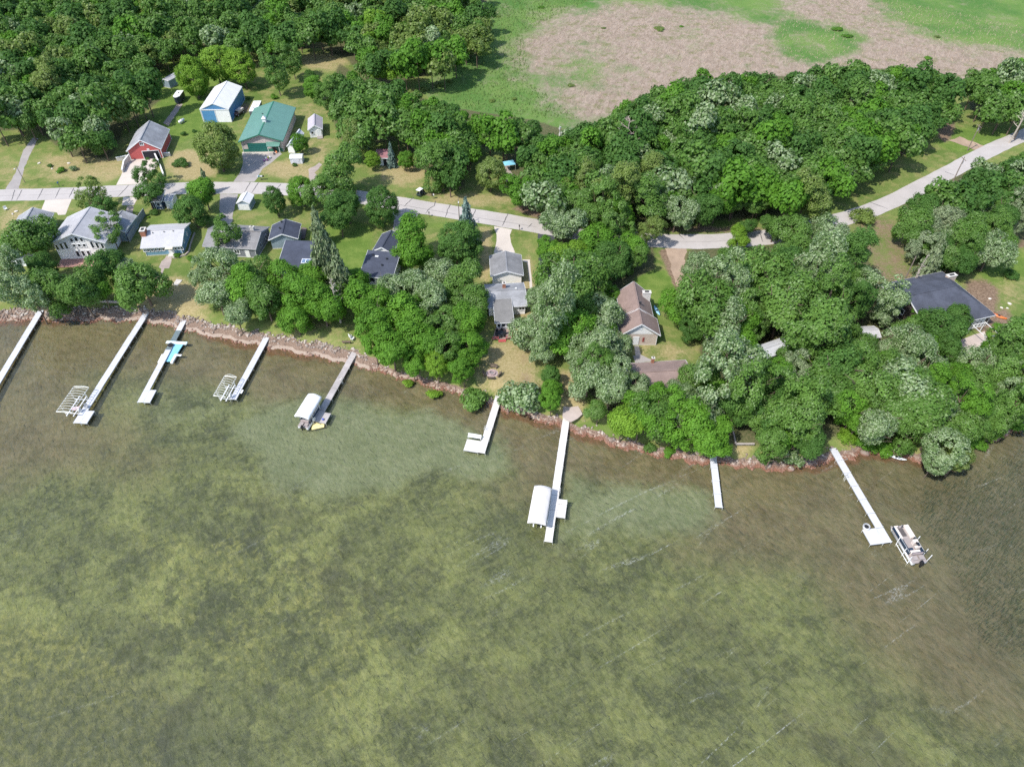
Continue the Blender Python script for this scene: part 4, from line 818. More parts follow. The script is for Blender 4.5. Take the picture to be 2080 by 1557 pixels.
class Bld:
    """a building set out from three eave corners; local x runs along the front, y to the back"""
    def __init__(s, name, label, cat, FL, FR, back=None, side='R', depth=None, he=2.7, rise=1.5, kind='depth', oh=.4, wall=WHITE_S, roof=R_GREY, trim=M_TRIM, base=GZ, cap=None, hip=0.0):
        p0, p1 = at(*FL, base + he), at(*FR, base + he); ex = (p1 - p0); ex.z = 0; s.W = ex.length; ex.normalize(); ey = Vector((-ex.y, ex.x, 0))
        if depth is None: q = at(*back, base + he); depth = (q - (p1 if side == 'R' else p0)).dot(ey)
        s.D = D = depth; W = s.W; s.he, s.rise, s.kind, s.oh = he, rise, kind, oh; s.trim = trim
        c = p0 + ex * (W / 2) + ey * (D / 2); s.root = thing(name, label, cat, (c.x, c.y, base), math.atan2(ex.y, ex.x)); r = s.root
        w, d = W / 2, D / 2; t = .16; iw, id_ = w - oh, d - oh; s.iw, s.id = iw, id_
        m = MB(); f = MB(); ro = MB()
        if kind == 'depth':
            hw = he + rise * oh / w - t - .02; hr = he + rise - t - .03
            m.prism([(-iw, -id_, 0), (iw, -id_, 0), (iw, -id_, hw), (0, -id_, hr), (-iw, -id_, hw)], (0, 2 * id_, 0))
            for sg in (-1, 1):
                pts = [(sg * w, -d, he), (0, -d, he + rise), (0, d, he + rise), (sg * w, d, he)]; s.slab(ro, pts if sg < 0 else pts[::-1], t)
                for yy in (-d - .025, d + .025): f.beam((sg * w, yy, he - .10), (0, yy, he + rise - .10), .05, .26)
                f.beam((sg * (w + .025), -d - .05, he - .12), (sg * (w + .025), d + .05, he - .12), .05, .2)
            ridge = ((0, -d, he + rise + .02), (0, d, he + rise + .02))
        elif kind == 'width':
            hw = he + rise * oh / d - t - .02; hr = he + rise - t - .03
            if hip: m.box((0, 0, (he - .1) / 2), (2 * iw, 2 * id_, he - .1)).prism([(-iw, -id_, he - .2), (-iw, id_, he - .2), (-iw, id_, hw), (-iw, 0, hr), (-iw, -id_, hw)], (iw, 0, 0))
            else: m.prism([(-iw, -id_, 0), (-iw, id_, 0), (-iw, id_, hw), (-iw, 0, hr), (-iw, -id_, hw)], (2 * iw, 0, 0))
            for sg in (-1, 1):
                pts = [(-w, sg * d, he), (w, sg * d, he), (w - hip, 0, he + rise), (-w, 0, he + rise)]; s.slab(ro, pts if sg < 0 else pts[::-1], t)
                for xx in ((-w - .025,) if hip else (-w - .025, w + .025)): f.beam((xx, sg * d, he - .10), (xx, 0, he + rise - .10), .05, .26)
                f.beam((-w - .05, sg * (d + .025), he - .12), (w + .05, sg * (d + .025), he - .12), .05, .2)
            if hip: f.beam((w + .025, -d, he - .12), (w + .025, d, he - .12), .05, .2); ro.poly([(w, -d, he), (w, d, he), (w - hip, 0, he + rise), (w, -d, he - t), (w, d, he - t), (w - hip, 0, he + rise - t)], [(0, 1, 2), (5, 4, 3), (0, 3, 4, 1)])
            ridge = ((-w, 0, he + rise + .02), (w - hip, 0, he + rise + .02))
        else:                                                   # single slope rising to the back
            m.prism([(-iw, -id_, 0), (-iw, id_, 0), (-iw, id_, he + rise * (1 - oh / D) - t - .02), (-iw, -id_, he + rise * oh / D - t - .02)], (2 * iw, 0, 0))
            s.slab(ro, [(-w, -d, he), (w, -d, he), (w, d, he + rise), (-w, d, he + rise)], t); ridge = None
            for xx in (-w - .025, w + .025): f.beam((xx, -d, he - .10), (xx, d, he + rise - .10), .05, .24)
            f.beam((-w - .05, -d - .025, he - .12), (w + .05, -d - .025, he - .12), .05, .2)
        s.wall = m.build('wall', wall, r); s.wall.data.flip_normals() if False else None
        s.roof = ro.build('roof', roof, r); s.uv(s.roof); f.build('fascia', trim, s.roof)
        if ridge: MB().beam(ridge[0], ridge[1], .34, .05).build('ridge_cap', cap or roof, s.roof)
        MB().box((0, 0, .0), (2 * iw + .06, 2 * id_ + .06, .3)).build('foundation', M_CONC, r)
    def slab(s, m, p, t):
        a = [Vector(x) for x in p]; m.poly(a + [x - Vector((0, 0, t)) for x in a], [(0, 1, 2, 3), (7, 6, 5, 4), (0, 4, 5, 1), (1, 5, 6, 2), (2, 6, 7, 3), (3, 7, 4, 0)])
    def uv(s, o):
        me = o.data; u = me.uv_layers.new(name='uv')
        for pl in me.polygons:
            n = pl.normal; a = Vector((0, 0, 1)).cross(n)
            if a.length < 1e-3: a = Vector((1, 0, 0))
            a.normalize(); b = n.cross(a)
            for li in pl.loop_indices: co = me.vertices[me.loops[li].vertex_index].co; u.data[li].uv = (co.dot(a), co.dot(b))
    def place(s, face, x, z, out=0.0):
        """point on a wall face: front / right / back / left, x along it (left to right seen from outside)"""
        if face == 'front': return Vector((x, -s.id - out, z)), 0
        if face == 'back': return Vector((-x, s.id + out, z)), math.pi
        if face == 'right': return Vector((s.iw + out, x, z)), math.pi / 2
        return Vector((-s.iw - out, -x, z)), -math.pi / 2
    def win(s, face, x, z, w, h, frame=None, bars=0, glassm=None):
        p, a = s.place(face, x, z, .0); m = MB(); b = .15
        m.box((0, -.04, h / 2), (w + .16, .10, b)).box((0, -.04, -h / 2), (w + .2, .14, b)); m.box((-w / 2, -.04, 0), (b, .10, h)).box((w / 2, -.04, 0), (b, .10, h))
        for k in range(bars): m.box((-w / 2 + w * (k + 1) / (bars + 1), -.04, 0), (.07, .09, h))
        o = m.build('window', frame or s.trim, s.root); o.location = p; o.rotation_euler = (0, 0, a)
        g = MB().box((0, -.012, 0), (w, .03, h)).build('pane', glassm or M_GLASS, o); return o
    def door(s, face, x, w, h, mat, z0=.05, handle=True, name='door', panels=0):
        p, a = s.place(face, x, z0 + h / 2); m = MB().box((0, -.03, 0), (w, .08, h))
        for k in range(panels): m.box((0, -.075, -h / 2 + h * (k + .5) / panels), (w * .94, .03, h / panels * .8))
        o = m.build(name, mat, s.root); o.location = p; o.rotation_euler = (0, 0, a)
        f = MB().box((-w / 2 - .07, -.04, 0), (.12, .1, h)).box((w / 2 + .07, -.04, 0), (.12, .1, h)).box((0, -.04, h / 2 + .07), (w + .26, .1, .12)).build('door_frame', s.trim, o)
        if handle: MB().box((w * .38, -.1, 0), (.05, .08, .14)).build('handle', M_ALU, o)
        return o
    def chimney(s, x, y, w, d, ztop, mat=M_BRICK, capm=M_CONC):
        o = MB().box((x, y, ztop / 2 + .6), (w, d, ztop - 1.2)).build('chimney', mat, s.root); MB().box((x, y, ztop + .05), (w + .16, d + .16, .1)).build('cap', capm, o); MB().box((x, y, ztop + .14), (w * .5, d * .5, .14)).build('flue', M_DARK, o); return o
    def vent(s, x, y, z, r=.14):
        MB().disc((x, y, z), r, .3, 8).box((x, y, z + .32), (r * 3, r * 3, .08)).build('roof_vent', M_DARK, s.roof)
    def corners(s, mat):
        m = MB(); h = s.he
        for i in (-1, 1):
            for j in (-1, 1): m.box((i * (s.iw + .01), j * (s.id + .01), h / 2), (.16, .16, h - .06))
        m.build('corner_trim', mat, s.root)
def rz_at(b, x, y):
    if b.kind == 'depth': return b.he + b.rise * (1 - abs(x) / (b.W / 2))
    if b.kind == 'width': return b.he + b.rise * (1 - abs(y) / (b.D / 2))
    return b.he + b.rise * (y + b.D / 2) / b.D

# red garage with wing walls
b = Bld('red_garage', 'red garage with dark grey gable roof and open black doorway', 'garage', (256, 307), (327, 302.5), (350, 262.5), he=2.9, rise=3.0, wall=RED, roof=R_GREY, oh=.35)
b.door('front', b.W * .16, 4.4, 2.3, plain('garage_interior_shade', (.012, .012, .018), .8, .2), handle=False, name='doorway_shade_panel'); b.win('front', 0, 4.55, 1.0, .8, bars=1); b.win('front', b.W * .12, 2.85, .5, .25, M_WHITE); b.corners(M_TRIM)  # solid panel on the wall: the open doorway's inner shade painted as near-black
def wing_wall(label, px, h0, h1, mat=M_CONC, name='retaining_wall', cap=True, cat='wall', w=.25):
    P = [at(u, v, GZ) for u, v in px]; r = thing(name, label, cat, (P[0].x, P[0].y, GZ)); m = MB(); c = MB(); n = len(P)
    for i, (p, q) in enumerate(zip(P[:-1], P[1:])):
        p, q = p - P[0], q - P[0]; ha, hb = h0 + (h1 - h0) * i / (n - 1), h0 + (h1 - h0) * (i + 1) / (n - 1); d = (q - p).normalized(); sd = Vector((-d.y, d.x, 0)) * (w / 2); up = lambda h: Vector((0, 0, h))
        m.poly([p - sd, p + sd, q + sd, q - sd, p - sd + up(ha), p + sd + up(ha), q + sd + up(hb), q - sd + up(hb)], [(3, 2, 1, 0), (4, 5, 6, 7), (0, 1, 5, 4), (1, 2, 6, 5), (2, 3, 7, 6), (3, 0, 4, 7)]); c.beam(p + up(ha + .05), q + up(hb + .05), w + .14, .1)
    m.build('wall_body', mat, r); c.build('coping', M_WHITE, r) if cap else None; return r
wing_wall('grey wing wall with white coping left of the red garage drive', [(266, 327), (255, 336), (250, 351)], 1.9, .9); wing_wall('low wing wall with white coping right of the red garage drive', [(318, 322), (327, 341), (334, 360)], 1.5, .5); wing_wall('short white coped wall off the left corner of the red garage', [(260, 324), (238, 327)], 1.2, 1.0); wing_wall('short white coped wall off the right corner of the red garage', [(324, 319), (347, 317)], 1.2, 1.0)
# blue barn
b = Bld('blue_barn', 'blue steel barn with white roof and white sliding door', 'barn', (405, 222), (464, 221.5), (482.5, 176), he=4.2, rise=1.8, wall=BLUE, roof=R_WHITE, oh=.12)
b.corners(M_WHITE); b.door('front', b.W * .245, b.W * .44, 3.7, ribbed('white_steel_door', (.78, .77, .76), .5, 0), handle=True, name='sliding_door'); b.door('front', -b.W * .235, b.W * .44, 3.7, ribbed('blue_steel_door', (.085, .24, .44), .5, 0), handle=True, name='sliding_door'); MB().box((0, -b.id - .09, 3.95), (b.W - .1, .14, .26)).build('door_track', M_WHITE, b.root)
# green roofed workshop
b = Bld('green_workshop', 'long workshop with green metal roof and cupola', 'workshop', (483.5, 288.5), (574.5, 286.5), (597, 218.5), he=3.4, rise=2.1, wall=STONEW, roof=R_GREEN, trim=M_GREENT, oh=.55, cap=M_GREENT)
b.door('front', -b.W * .11, 5.2, 2.5, plain('green_garage_door', (.02, .13, .11), .5, .1), handle=False, name='garage_door', panels=4); MB().box((0, -b.id - .03, .5), (2 * b.iw, .05, .85)).build('wainscot', M_GREENT, b.root)
m = MB(); m.poly([(1.6, -b.id - 1.5, 2.3), (5.2, -b.id - 1.5, 2.3), (5.5, -b.id, 3.0), (1.3, -b.id, 3.0), (1.6, -b.id - 1.5, 2.2), (5.2, -b.id - 1.5, 2.2), (5.5, -b.id, 2.9), (1.3, -b.id, 2.9)], [(0, 1, 2, 3), (7, 6, 5, 4), (0, 4, 5, 1), (1, 5, 6, 2), (3, 7, 4, 0)]); aw = m.build('porch_roof', R_GREEN, b.root); [MB().box((x, -b.id - 1.3, 1.1), (.12, .12, 2.2)).build('porch_post', M_WHITE, b.root) for x in (1.8, 5.0)]
b.door('front', 3.4, 1.0, 2.05, M_DARK); b.win('front', 4.6, 1.6, .9, 1.0)
y0 = -b.D * .12; z0 = b.he + b.rise; cu = MB().box((0, y0, z0 + .35), (.95, .95, 1.2)).build('cupola', M_WHITE, b.root); MB().poly([(-.65, y0 - .65, z0 + .95), (.65, y0 - .65, z0 + .95), (.65, y0 + .65, z0 + .95), (-.65, y0 + .65, z0 + .95), (0, y0, z0 + 1.7)], [(3, 2, 1, 0), (0, 1, 4), (1, 2, 4), (2, 3, 4), (3, 0, 4)]).build('cupola_roof', R_SILVER, cu); MB().tube((0, y0, z0 + 1.6), (0, y0, z0 + 2.5), .03).box((0, y0, z0 + 2.3), (.6, .03, .18)).build('weather_vane', M_DARK, cu)
# white lilac-roofed sheds around the workshop
b = Bld('garden_shed', 'narrow shed with lilac white roof beside the green workshop', 'shed', (582, 297), (597, 298), (608, 270), he=2.1, rise=1.2, wall=WHITE_S, roof=R_SILVER, oh=.15); b.win('right', -1, 1.2, .6, .6)
b = Bld('metal_shed', 'small white metal shed on the lawn in front of bushy tree', 'shed', (587.5, 321.5), (613, 321), (612.5, 312), he=1.8, rise=.45, kind='width', wall=R_SILVER, roof=R_SILVER, oh=.08); b.door('front', 0, 1.5, 1.6, R_SILVER, handle=True)
b = Bld('white_cabin', 'white cabin with lilac grey roof and front steps', 'cabin', (625, 264.5), (655, 262), (642, 240), side='L', he=2.6, rise=1.4, wall=WHITE_S, roof=R_LILAC, oh=.35); m = MB()
for k in range(4): m.box((1.0, -b.id - .25 - .28 * k, .42 - .1 * k), (1.6, .3, .08)); m.box((1.0, -b.id - .25 - .28 * k, .3 - .1 * k), (1.5, .04, .2))
m.build('steps', M_WOODG, b.root); b.door('front', 1.0, .9, 2.0, M_TRIM); b.win('front', -1.0, 1.5, .8, .9)
b = Bld('maroon_shed', 'small cabin with maroon roof behind the blue spruce', 'shed', (763, 321), (790, 321), depth=5.5, he=2.5, rise=1.1, kind='width', wall=WHITE_S, roof=R_MAROON); b.door('front', .6, .9, 2.0, M_DARK)
b = Bld('trailer_shed', 'grey shed trailer under trees at the left wood edge', 'shed', (327, 161.5), (341.5, 164.5), (351, 144), he=2.5, rise=.35, wall=SLATEB, roof=R_LGREY, oh=.06); b.win('right', 0, 1.6, .8, .6)
# houses below the road
b = Bld('grey_house', 'grey-roofed house at the left edge beside the concrete pad', 'house', (2, 500), (78, 493), (119.5, 431.5), he=3.0, rise=2.0, wall=SLATEB, roof=R_GREY); b.win('right', -3, 1.7, 1.2, 1.1); b.win('right', 2, 1.7, 1.2, 1.1); b.win('front', 0, 1.7, 1.6, 1.2)
b = Bld('lakeside_porch', 'low grey-roofed porch with white front at the left edge', 'porch', (-8, 524), (46, 524), depth=5, he=2.6, rise=.9, kind='shed', wall=WHITE_S, roof=R_GREY); b.win('front', -1.5, 1.4, 1.4, 1.2, bars=1); b.win('front', 1.5, 1.4, 1.4, 1.2, bars=1)
b = Bld('white_chalet', 'white chalet with tall gable of dark windows', 'house', (96, 496), (213, 493), (128, 441.5), side='L', he=5.0, rise=2.7, wall=WHITE_S, roof=R_LGREY, oh=.8)
for x in (-1.15, 0, 1.15): b.win('front', x, 5.45 + (.18 if x == 0 else 0), .75, 1.0 + (.3 if x == 0 else 0)); b.win('front', x, 3.95, .75, .85); b.win('front', x * 1.1, 1.7, .8, 1.6)
for sx in (-1, 1):
    for k in range(3): b.win('front', sx * (3.0 + 1.1 * k), 4.05 - .22 * k, .7, 1.9 - .25 * k)
MB().box((0, -b.id - 1.6, .25), (2 * b.iw, 3.2, .12)).build('deck', plain('red_cedar_deck', (.36, .20, .17), .8, .2, 2.0), b.root)
b = Bld('attached_garage', 'grey-roofed garage behind the white chalet', 'garage', (200, 470), (253, 471), (265, 438), he=3.0, rise=1.5, wall=SLATEB, roof=R_GREY); b.win('right', -2, 1.6, .9, .9)
b = Bld('blue_cottage', 'blue cottage with pale roof and brick chimney', 'cottage', (285, 504), (369, 498.8), depth=10.0, he=2.55, rise=1.5, kind='width', wall=TEAL, roof=R_PALE, oh=.45)
for x in (-4.4, -3.55, -2.6, -1.7, -.8, .1): b.win('front', x * .95, 1.6, .5, .75)
for x in (3.3, 4.2, 5.0): b.win('front', x * .88, 1.6, .5, .75)
b.door('front', 1.75, 1.0, 2.1, M_WHITE); b.win('right', -1.8, 1.7, .5, .9); b.win('right', 1.5, 1.7, .5, .9); b.chimney(-b.W / 2 + .35, -.9, 1.15, 1.7, 5.0)
MB().poly([(.9, -b.id - 1.1, 2.25), (2.6, -b.id - 1.1, 2.25), (2.6, -b.id, 2.55), (.9, -b.id, 2.55), (.9, -b.id - 1.1, 2.15), (2.6, -b.id - 1.1, 2.15), (2.6, -b.id, 2.45), (.9, -b.id, 2.45)], [(0, 1, 2, 3), (7, 6, 5, 4), (0, 4, 5, 1), (1, 5, 6, 2), (3, 7, 4, 0)]).build('door_awning', plain('cream_awning', (.62, .55, .42), .8, .1), b.root); MB().box((1.75, -b.id - .6, .12), (1.7, 1.2, .24)).build('step', M_CONC, b.root)
for x, y in ((-2.4, .9), (.2, .8), (2.3, .7)): b.vent(x, -y, rz_at(b, x, y) - .05, .07)
wing_wall('pale curving garden edging wall right of the blue cottage', [(396, 474), (389, 492), (384, 512), (377, 519), (366, 522), (351, 526)], .35, .35, M_PATIO, 'garden_wall', False)
b = Bld('navy_cottage', 'small dark cottage in the shade beside the road', 'cottage', (303, 410), (328, 409), depth=4.2, he=2.5, rise=.7, kind='shed', wall=NAVYW, roof=R_DGREY); b.win('front', .3, 1.4, .9, .9); b.door('front', -1.0, .85, 2.0, M_DARK)
b = Bld('white_shed', 'small white-fronted shed between the dark cottage and leafy tree', 'shed', (333, 408.5), (350, 408), (354, 393.5), he=2.3, rise=.55, kind='width', wall=WHITE_S, roof=R_PALE, oh=.12); b.door('front', .3, 1.0, 1.8, plain('pale_door', (.55, .6, .68), .5, .1))
b = Bld('boat_shed', 'white-roofed shed with white roll-up door on the lawn', 'shed', (479.5, 412.5), (506.5, 413), (514.5, 396), he=2.1, rise=.9, wall=SLATEB, roof=R_WHITE, oh=.12); b.door('front', 0, 2.5, 1.55, M_WHITE, handle=False, name='roll_up_door', panels=4)
wing_wall('tall grey board fence left of the blue cottage', [(296, 436), (285, 452), (276, 470), (264, 492)], 1.9, 1.9, plain('grey_board_fence', (.26, .28, .30), .8, .2, 2.0), 'board_fence', False, 'fence', .12)
b = Bld('grey_cottage', 'charcoal cottage with dark gable end and rooftop chimney', 'cottage', (411, 499.5), (519.5, 506), depth=9.6, he=2.7, rise=1.7, kind='width', wall=GREYW, roof=shingles('charcoal_shingles', (.205, .20, .20), .2), trim=plain('grey_trim', (.4, .4, .42), .6, .1), oh=.3)
b.win('right', -1.5, 1.6, .9, 1.0); b.win('right', 2.0, 1.6, .9, 1.0); b.win('front', 1.5, 1.5, 1.3, 1.1, M_WHITE, bars=1); b.door('front', 4.0, .95, 2.0, M_WHITE); b.win('front', -4, 1.5, 1.5, 1.1, M_WHITE, bars=1); b.chimney(b.W * .32, .6, .9, .7, 5.2, plain('pale_block', (.5, .48, .46), .8, .1))
b = Bld('navy_garage', 'navy-roofed garage wing with roof vents', 'garage', (544.7, 487.5), (605.2, 484.5), (618.5, 454), he=2.8, rise=1.5, wall=SLATEB, roof=R_NAVY); b.vent(-.8, 2.2, 4.1); b.vent(-.8, -.6, 4.1)
b = Bld('navy_house', 'navy-roofed lake house with skylights left of the tall conifer', 'house', (558, 556), (622, 558), depth=10.4, he=2.7, rise=2.0, kind='shed', wall=SLATEB, roof=R_NAVY); b.win('front', -2, 1.5, 1.4, 1.3); b.win('front', 1, 1.5, 1.4, 1.3); b.door('front', 3, .95, 2.0, M_WHITE)
m = MB(); m.box((0, 0, 0), (1.9, 1.4, .16)); sk = m.build('skylight', M_TRIM, b.root); sk.location = (2.6, -1.2, rz_at(b, 0, -1.2) + .06); sk.rotation_euler = (math.atan2(b.rise, b.D), 0, 0); MB().box((-.45, 0, .07), (.75, 1.15, .06)).box((.45, 0, .07), (.75, 1.15, .06)).build('pane', glass('skylight_glass', (.09, .13, .2)), sk)
def platform(name, label, cat, px, z0, z1, mat, base=GZ):
    P = [at(u, v, base + z1) for u, v in px]; c = sum(P, Vector()) / len(P); r = thing(name, label, cat, (c.x, c.y, base)); q = [(p.x - c.x, p.y - c.y, z0) for p in P]
    m = MB().prism(q, (0, 0, z1 - z0)); o = m.build('boards', mat, r); return r, [Vector((x, y, z1)) for x, y, _ in q]
r, q = platform('wooden_deck', 'brown deck between navy garage and tall conifer', 'deck', [(606, 484), (619, 484), (623, 463), (613, 461)], 0, .3, plain('brown_deck', (.14, .11, .10), .8, .2, 2.0, stretch=(6, 1, 1)))
b = Bld('white_gable_garage', 'navy-roofed garage with plain white gable wall', 'garage', (755.4, 510), (797.5, 515), (815.5, 479.5), he=2.6, rise=1.4, wall=WHITE_S, roof=R_NAVY, oh=.3); b.win('front', 1.3, 1.9, .5, .25)
b = Bld('navy_lake_cottage', 'navy-roofed cottage in front of the white gable garage', 'cottage', (729, 560), (797, 566), depth=8.0, he=2.6, rise=1.5, kind='shed', wall=WHITE_S, roof=R_NAVY); b.vent(-2.2, 2.4, rz_at(b, 0, 2.4) - .05); b.vent(1.2, 1.6, rz_at(b, 0, 1.6) - .05); b.vent(.6, -.4, rz_at(b, 0, -.4) - .05); MB().box((-1.3, 2.2, rz_at(b, 0, 2.2) + .05), (.8, .4, .2)).build('roof_vent', M_TRIM, b.roof); b.win('front', -1, 1.5, 1.2, 1.1); b.win('front', 2, 1.5, 1.2, 1.1)
# the listed lot: garage, house, deck
b = Bld('lot_garage', 'grey-roofed garage with white gable at the concrete drive', 'garage', (996.4, 561), (1063.5, 558.7), (1060.3, 517.5), he=2.6, rise=1.25, wall=plain('cream_siding', (.82, .79, .76), .6, .03), roof=R_GREY, oh=.45)
b.roof.data.materials.clear(); b.roof.data.materials.append(shingles('worn_shingles', (.20, .20, .205), .2))
b = Bld('lot_house', 'grey-roofed bungalow behind the clear dry lawn', 'house', (989, 625), (1071, 620.5), (1064.5, 573.5), he=2.6, rise=1.3, kind='width', wall=WHITE_S, roof=R_GREY); b.win('front', 3.2, 1.6, 1.3, .9, bars=1); b.chimney(-.2, 1.6, .7, .7, 4.6); MB().box((2.3, .5, rz_at(b, 0, .5) + .1), (.4, .3, .2)).build('roof_vent', M_WHITE, b.roof)
b = Bld('lake_wing', 'dark flat-looking roof wing facing the wooden deck', 'house', (1005.5, 656), (1044.3, 654), depth=8.6, he=2.45, rise=.95, kind='shed', wall=WHITE_S, roof=shingles('wing_shingles', (.19, .185, .18), .12))
for x in (-1.2, -.2, .8, 1.6): b.win('front', x, 1.45, .8, 1.1)
cedar = plain('cedar_deck', (.34, .25, .215), .8, .18, 1.6, stretch=(8, 1, 1))
P0, P1, P2, P3 = (1000, 689), (1041, 687), (1040, 664), (1007, 666)
ctr = sum((at(u, v, GZ + .4) for u, v in (P0, P1, P2, P3)), Vector()) / 4; dk = thing('lot_deck', 'cedar deck with low red railing below the bungalow', 'deck', (ctr.x, ctr.y, GZ))
qs = [at(u, v, GZ + .4) - ctr for u, v in (P0, P1, P2, P3)]
n = 22
for k in range(n):
    a0, a1 = k / n, (k + .93) / n; p = [qs[0].lerp(qs[3], a0), qs[1].lerp(qs[2], a0), qs[1].lerp(qs[2], a1), qs[0].lerp(qs[3], a1)]; MB().prism([(x.x, x.y, .32) for x in p], (0, 0, .06 + R(0, .008))).build('plank', cedar, dk)
def rail(parent, a, b, z, mat, h=.85):
    a, b = Vector((a.x, a.y, z)), Vector((b.x, b.y, z)); m = MB(); L = (b - a).length; n = max(2, int(L / 1.2)); m.beam(a + Vector((0, 0, h)), b + Vector((0, 0, h)), .12, .06).beam(a + Vector((0, 0, .15)), b + Vector((0, 0, .15)), .05, .08)
    for k in range(n + 1): p = a.lerp(b, k / n); m.box((p.x, p.y, z + h / 2), (.09, .09, h))
    for k in range(int(L / .16)): p = a.lerp(b, (k + .5) / int(L / .16)); m.box((p.x, p.y, z + h / 2 + .05), (.035, .035, h - .2))
    return m.build('railing', mat, parent)
rail(dk, qs[0], qs[0].lerp(qs[1], .3), .38, M_REDD, .6); rail(dk, qs[0].lerp(qs[1], .68), qs[1], .38, M_REDD, .6); rail(dk, qs[1], qs[1].lerp(qs[2], .55), .38, M_REDD, .6)
m = MB()
for k in range(2): a, bb = qs[0].lerp(qs[1], .3), qs[0].lerp(qs[1], .68); off = Vector((0, -.3 - .3 * k, 0)); m.prism([(a + off).to_tuple()[:2] + (.16 - .12 * k,), (bb + off).to_tuple()[:2] + (.16 - .12 * k,), (bb + off + Vector((0, .3, 0))).to_tuple()[:2] + (.16 - .12 * k,), (a + off + Vector((0, .3, 0))).to_tuple()[:2] + (.16 - .12 * k,)], (0, 0, .1))
m.build('steps', M_REDD, dk)
# patio set on the deck
M_PAT = plain('dark_wicker', (.025, .03, .035), .7, .3, 6.0); tc = at(1017, 675, GZ + .4 + .7)
tb = thing('patio_table', 'round dark patio table on the cedar deck', 'table', (tc.x, tc.y, GZ + .386)); MB().disc((0, 0, .68), .62, .05, 18).build('table_top', M_PAT, tb); MB().disc((0, 0, 0), .3, .04, 12).tube((0, 0, 0), (0, 0, .7), .05).build('pedestal', M_PAT, tb)
def chair(name, label, cat, loc, rz, mat, group=None, w=.55, tall=.45):
    c = thing(name, label, cat, loc, rz, group); MB().box((0, 0, .42), (w, .52, .07)).build('seat', mat, c); MB().box((0, .27, .72), (w, .07, tall + .1)).build('backrest', mat, c)
    for i in (-1, 1):
        for j in (-1, 1): MB().box((i * (w / 2 - .04), j * .22, .2), (.05, .05, .4)).build('leg', mat, c)
        MB().box((i * w / 2, 0, .6), (.06, .5, .05)).build('armrest', mat, c)
    return c
for k in range(6):
    a = k * math.pi / 3 + .3; chair('patio_chair', 'dark patio chair drawn up to the round deck table', 'chair', (tc.x + math.cos(a) * .85, tc.y + math.sin(a) * .85, GZ + .386), a - math.pi / 2, M_PAT, 'dark chairs around the deck table')
# right of the lot
b = Bld('brown_cottage', 'brown-roofed cottage with white gable and tan block wall', 'cottage', (1258.5, 681), (1342, 681), depth=5.2, he=3.0, rise=3.0, wall=TANW, roof=R_BROWN, oh=.45)
MB().prism([(-b.iw + .9, -b.id - .03, 3.0), (b.iw - .9, -b.id - .03, 3.0), (0, -b.id - .03, b.he + b.rise - .35)], (0, .05, 0)).build('gable_boarding', M_WHITE, b.root); b.door('front', -.6, .95, 2.1, M_WHITE); b.win('front', .9, 1.5, .25, .9, plain('red_shutter', (.3, .08, .07), .6, .1)); b.win('front', -.2, 4.6, .8, .6, bars=1)
x0 = b.root.location.copy(); rz0 = b.root.rotation_euler.z; fw = Vector((-math.sin(rz0), math.cos(rz0), 0))
b2 = Bld('rear_wing', 'taller brown-roofed rear wing with pale chimney', 'cottage', (1263, 656), (1331, 656), depth=9.0, he=3.2, rise=3.0, wall=WHITE_S, roof=R_BROWN, oh=.4); b2.root.location = (x0 + fw * (b.D / 2 + 9.0 / 2 - .35)).to_tuple(); b2.chimney(b2.W * .36, 1.6, 1.7, .9, 5.6, plain('pale_stone', (.55, .52, .5), .8, .15)); b2.vent(.5, -2.8, 6.0)
b = Bld('long_brown_bungalow', 'long low bungalow with plain brown roof near the shore', 'bungalow', (1283, 795), (1413, 787), (1416, 729), he=2.7, rise=1.15, kind='width', wall=WHITE_S, roof=R_BROWN); b.win('front', -3, 1.5, 1.6, 1.2); b.win('front', 2, 1.5, 1.6, 1.2); b.chimney(-b.W * .04, b.D / 2 - .3, .5, .5, 4.0)
b = Bld('grey_cabin', 'pale grey roofed cabin among trees at the right', 'cabin', (1528, 737), (1616, 706), (1592, 684), he=3.0, rise=.8, kind='width', wall=NAVYW, roof=shingles('ash_shingles', (.46, .47, .50), .06)); b.win('left', 0, 1.5, .8, 1.0); b.win('left', 1.5, 1.5, .8, 1.0); MB().box((1, -1.4, 3.7), (.5, .3, .25)).build('roof_vent', M_WHITE, b.roof); b.win('front', 0, 1.5, 1.4, 1.1)
b = Bld('hidden_shed', 'small pale grey shed glimpsed through the right grove', 'shed', (1758, 686), (1790, 684), depth=3.5, he=2.4, rise=.6, kind='width', wall=WHITE_S, roof=plain('grey_membrane', (.40, .39, .39), .6, .15)); b.door('front', 0, .9, 1.9, M_DARK)
b = Bld('large_navy_house', 'large charcoal-roofed house with tall white window wall', 'house', (1885, 671), (2023, 639.5), depth=16.0, he=3.3, rise=2.9, kind='width', hip=5.0, wall=plain('dark_brown_siding', (.07, .055, .05), .7, .2), roof=shingles('charcoal_blue_shingles', (.068, .074, .095), .25), oh=.5)
for k in range(9): b.win('front', -1.5 + k * .95, 1.1, .62, 1.6, M_WHITE); b.win('front', -1.5 + k * .95, 2.5, .62, .6, M_WHITE)
for k in range(3): b.win('front', -6.6 + k * 1.6, 1.8, 1.1, 1.6, M_WHITE)
MB().prism([(-2.1, -b.id - .02, .2), (7.0, -b.id - .02, .2), (7.0, -b.id - .02, 3.0), (-2.1, -b.id - .02, 3.0)], (0, .03, 0)).build('window_wall', M_WHITE, b.root); b.chimney(b.W / 2 - 1.2, 4.6, 2.2, .9, 4.9, plain('tan_stone', (.48, .38, .31), .85, .2)); b.win('left', 0, 2.0, 1.2, 1.2); b.win('left', 4, 2.0, 1.2, 1.2)

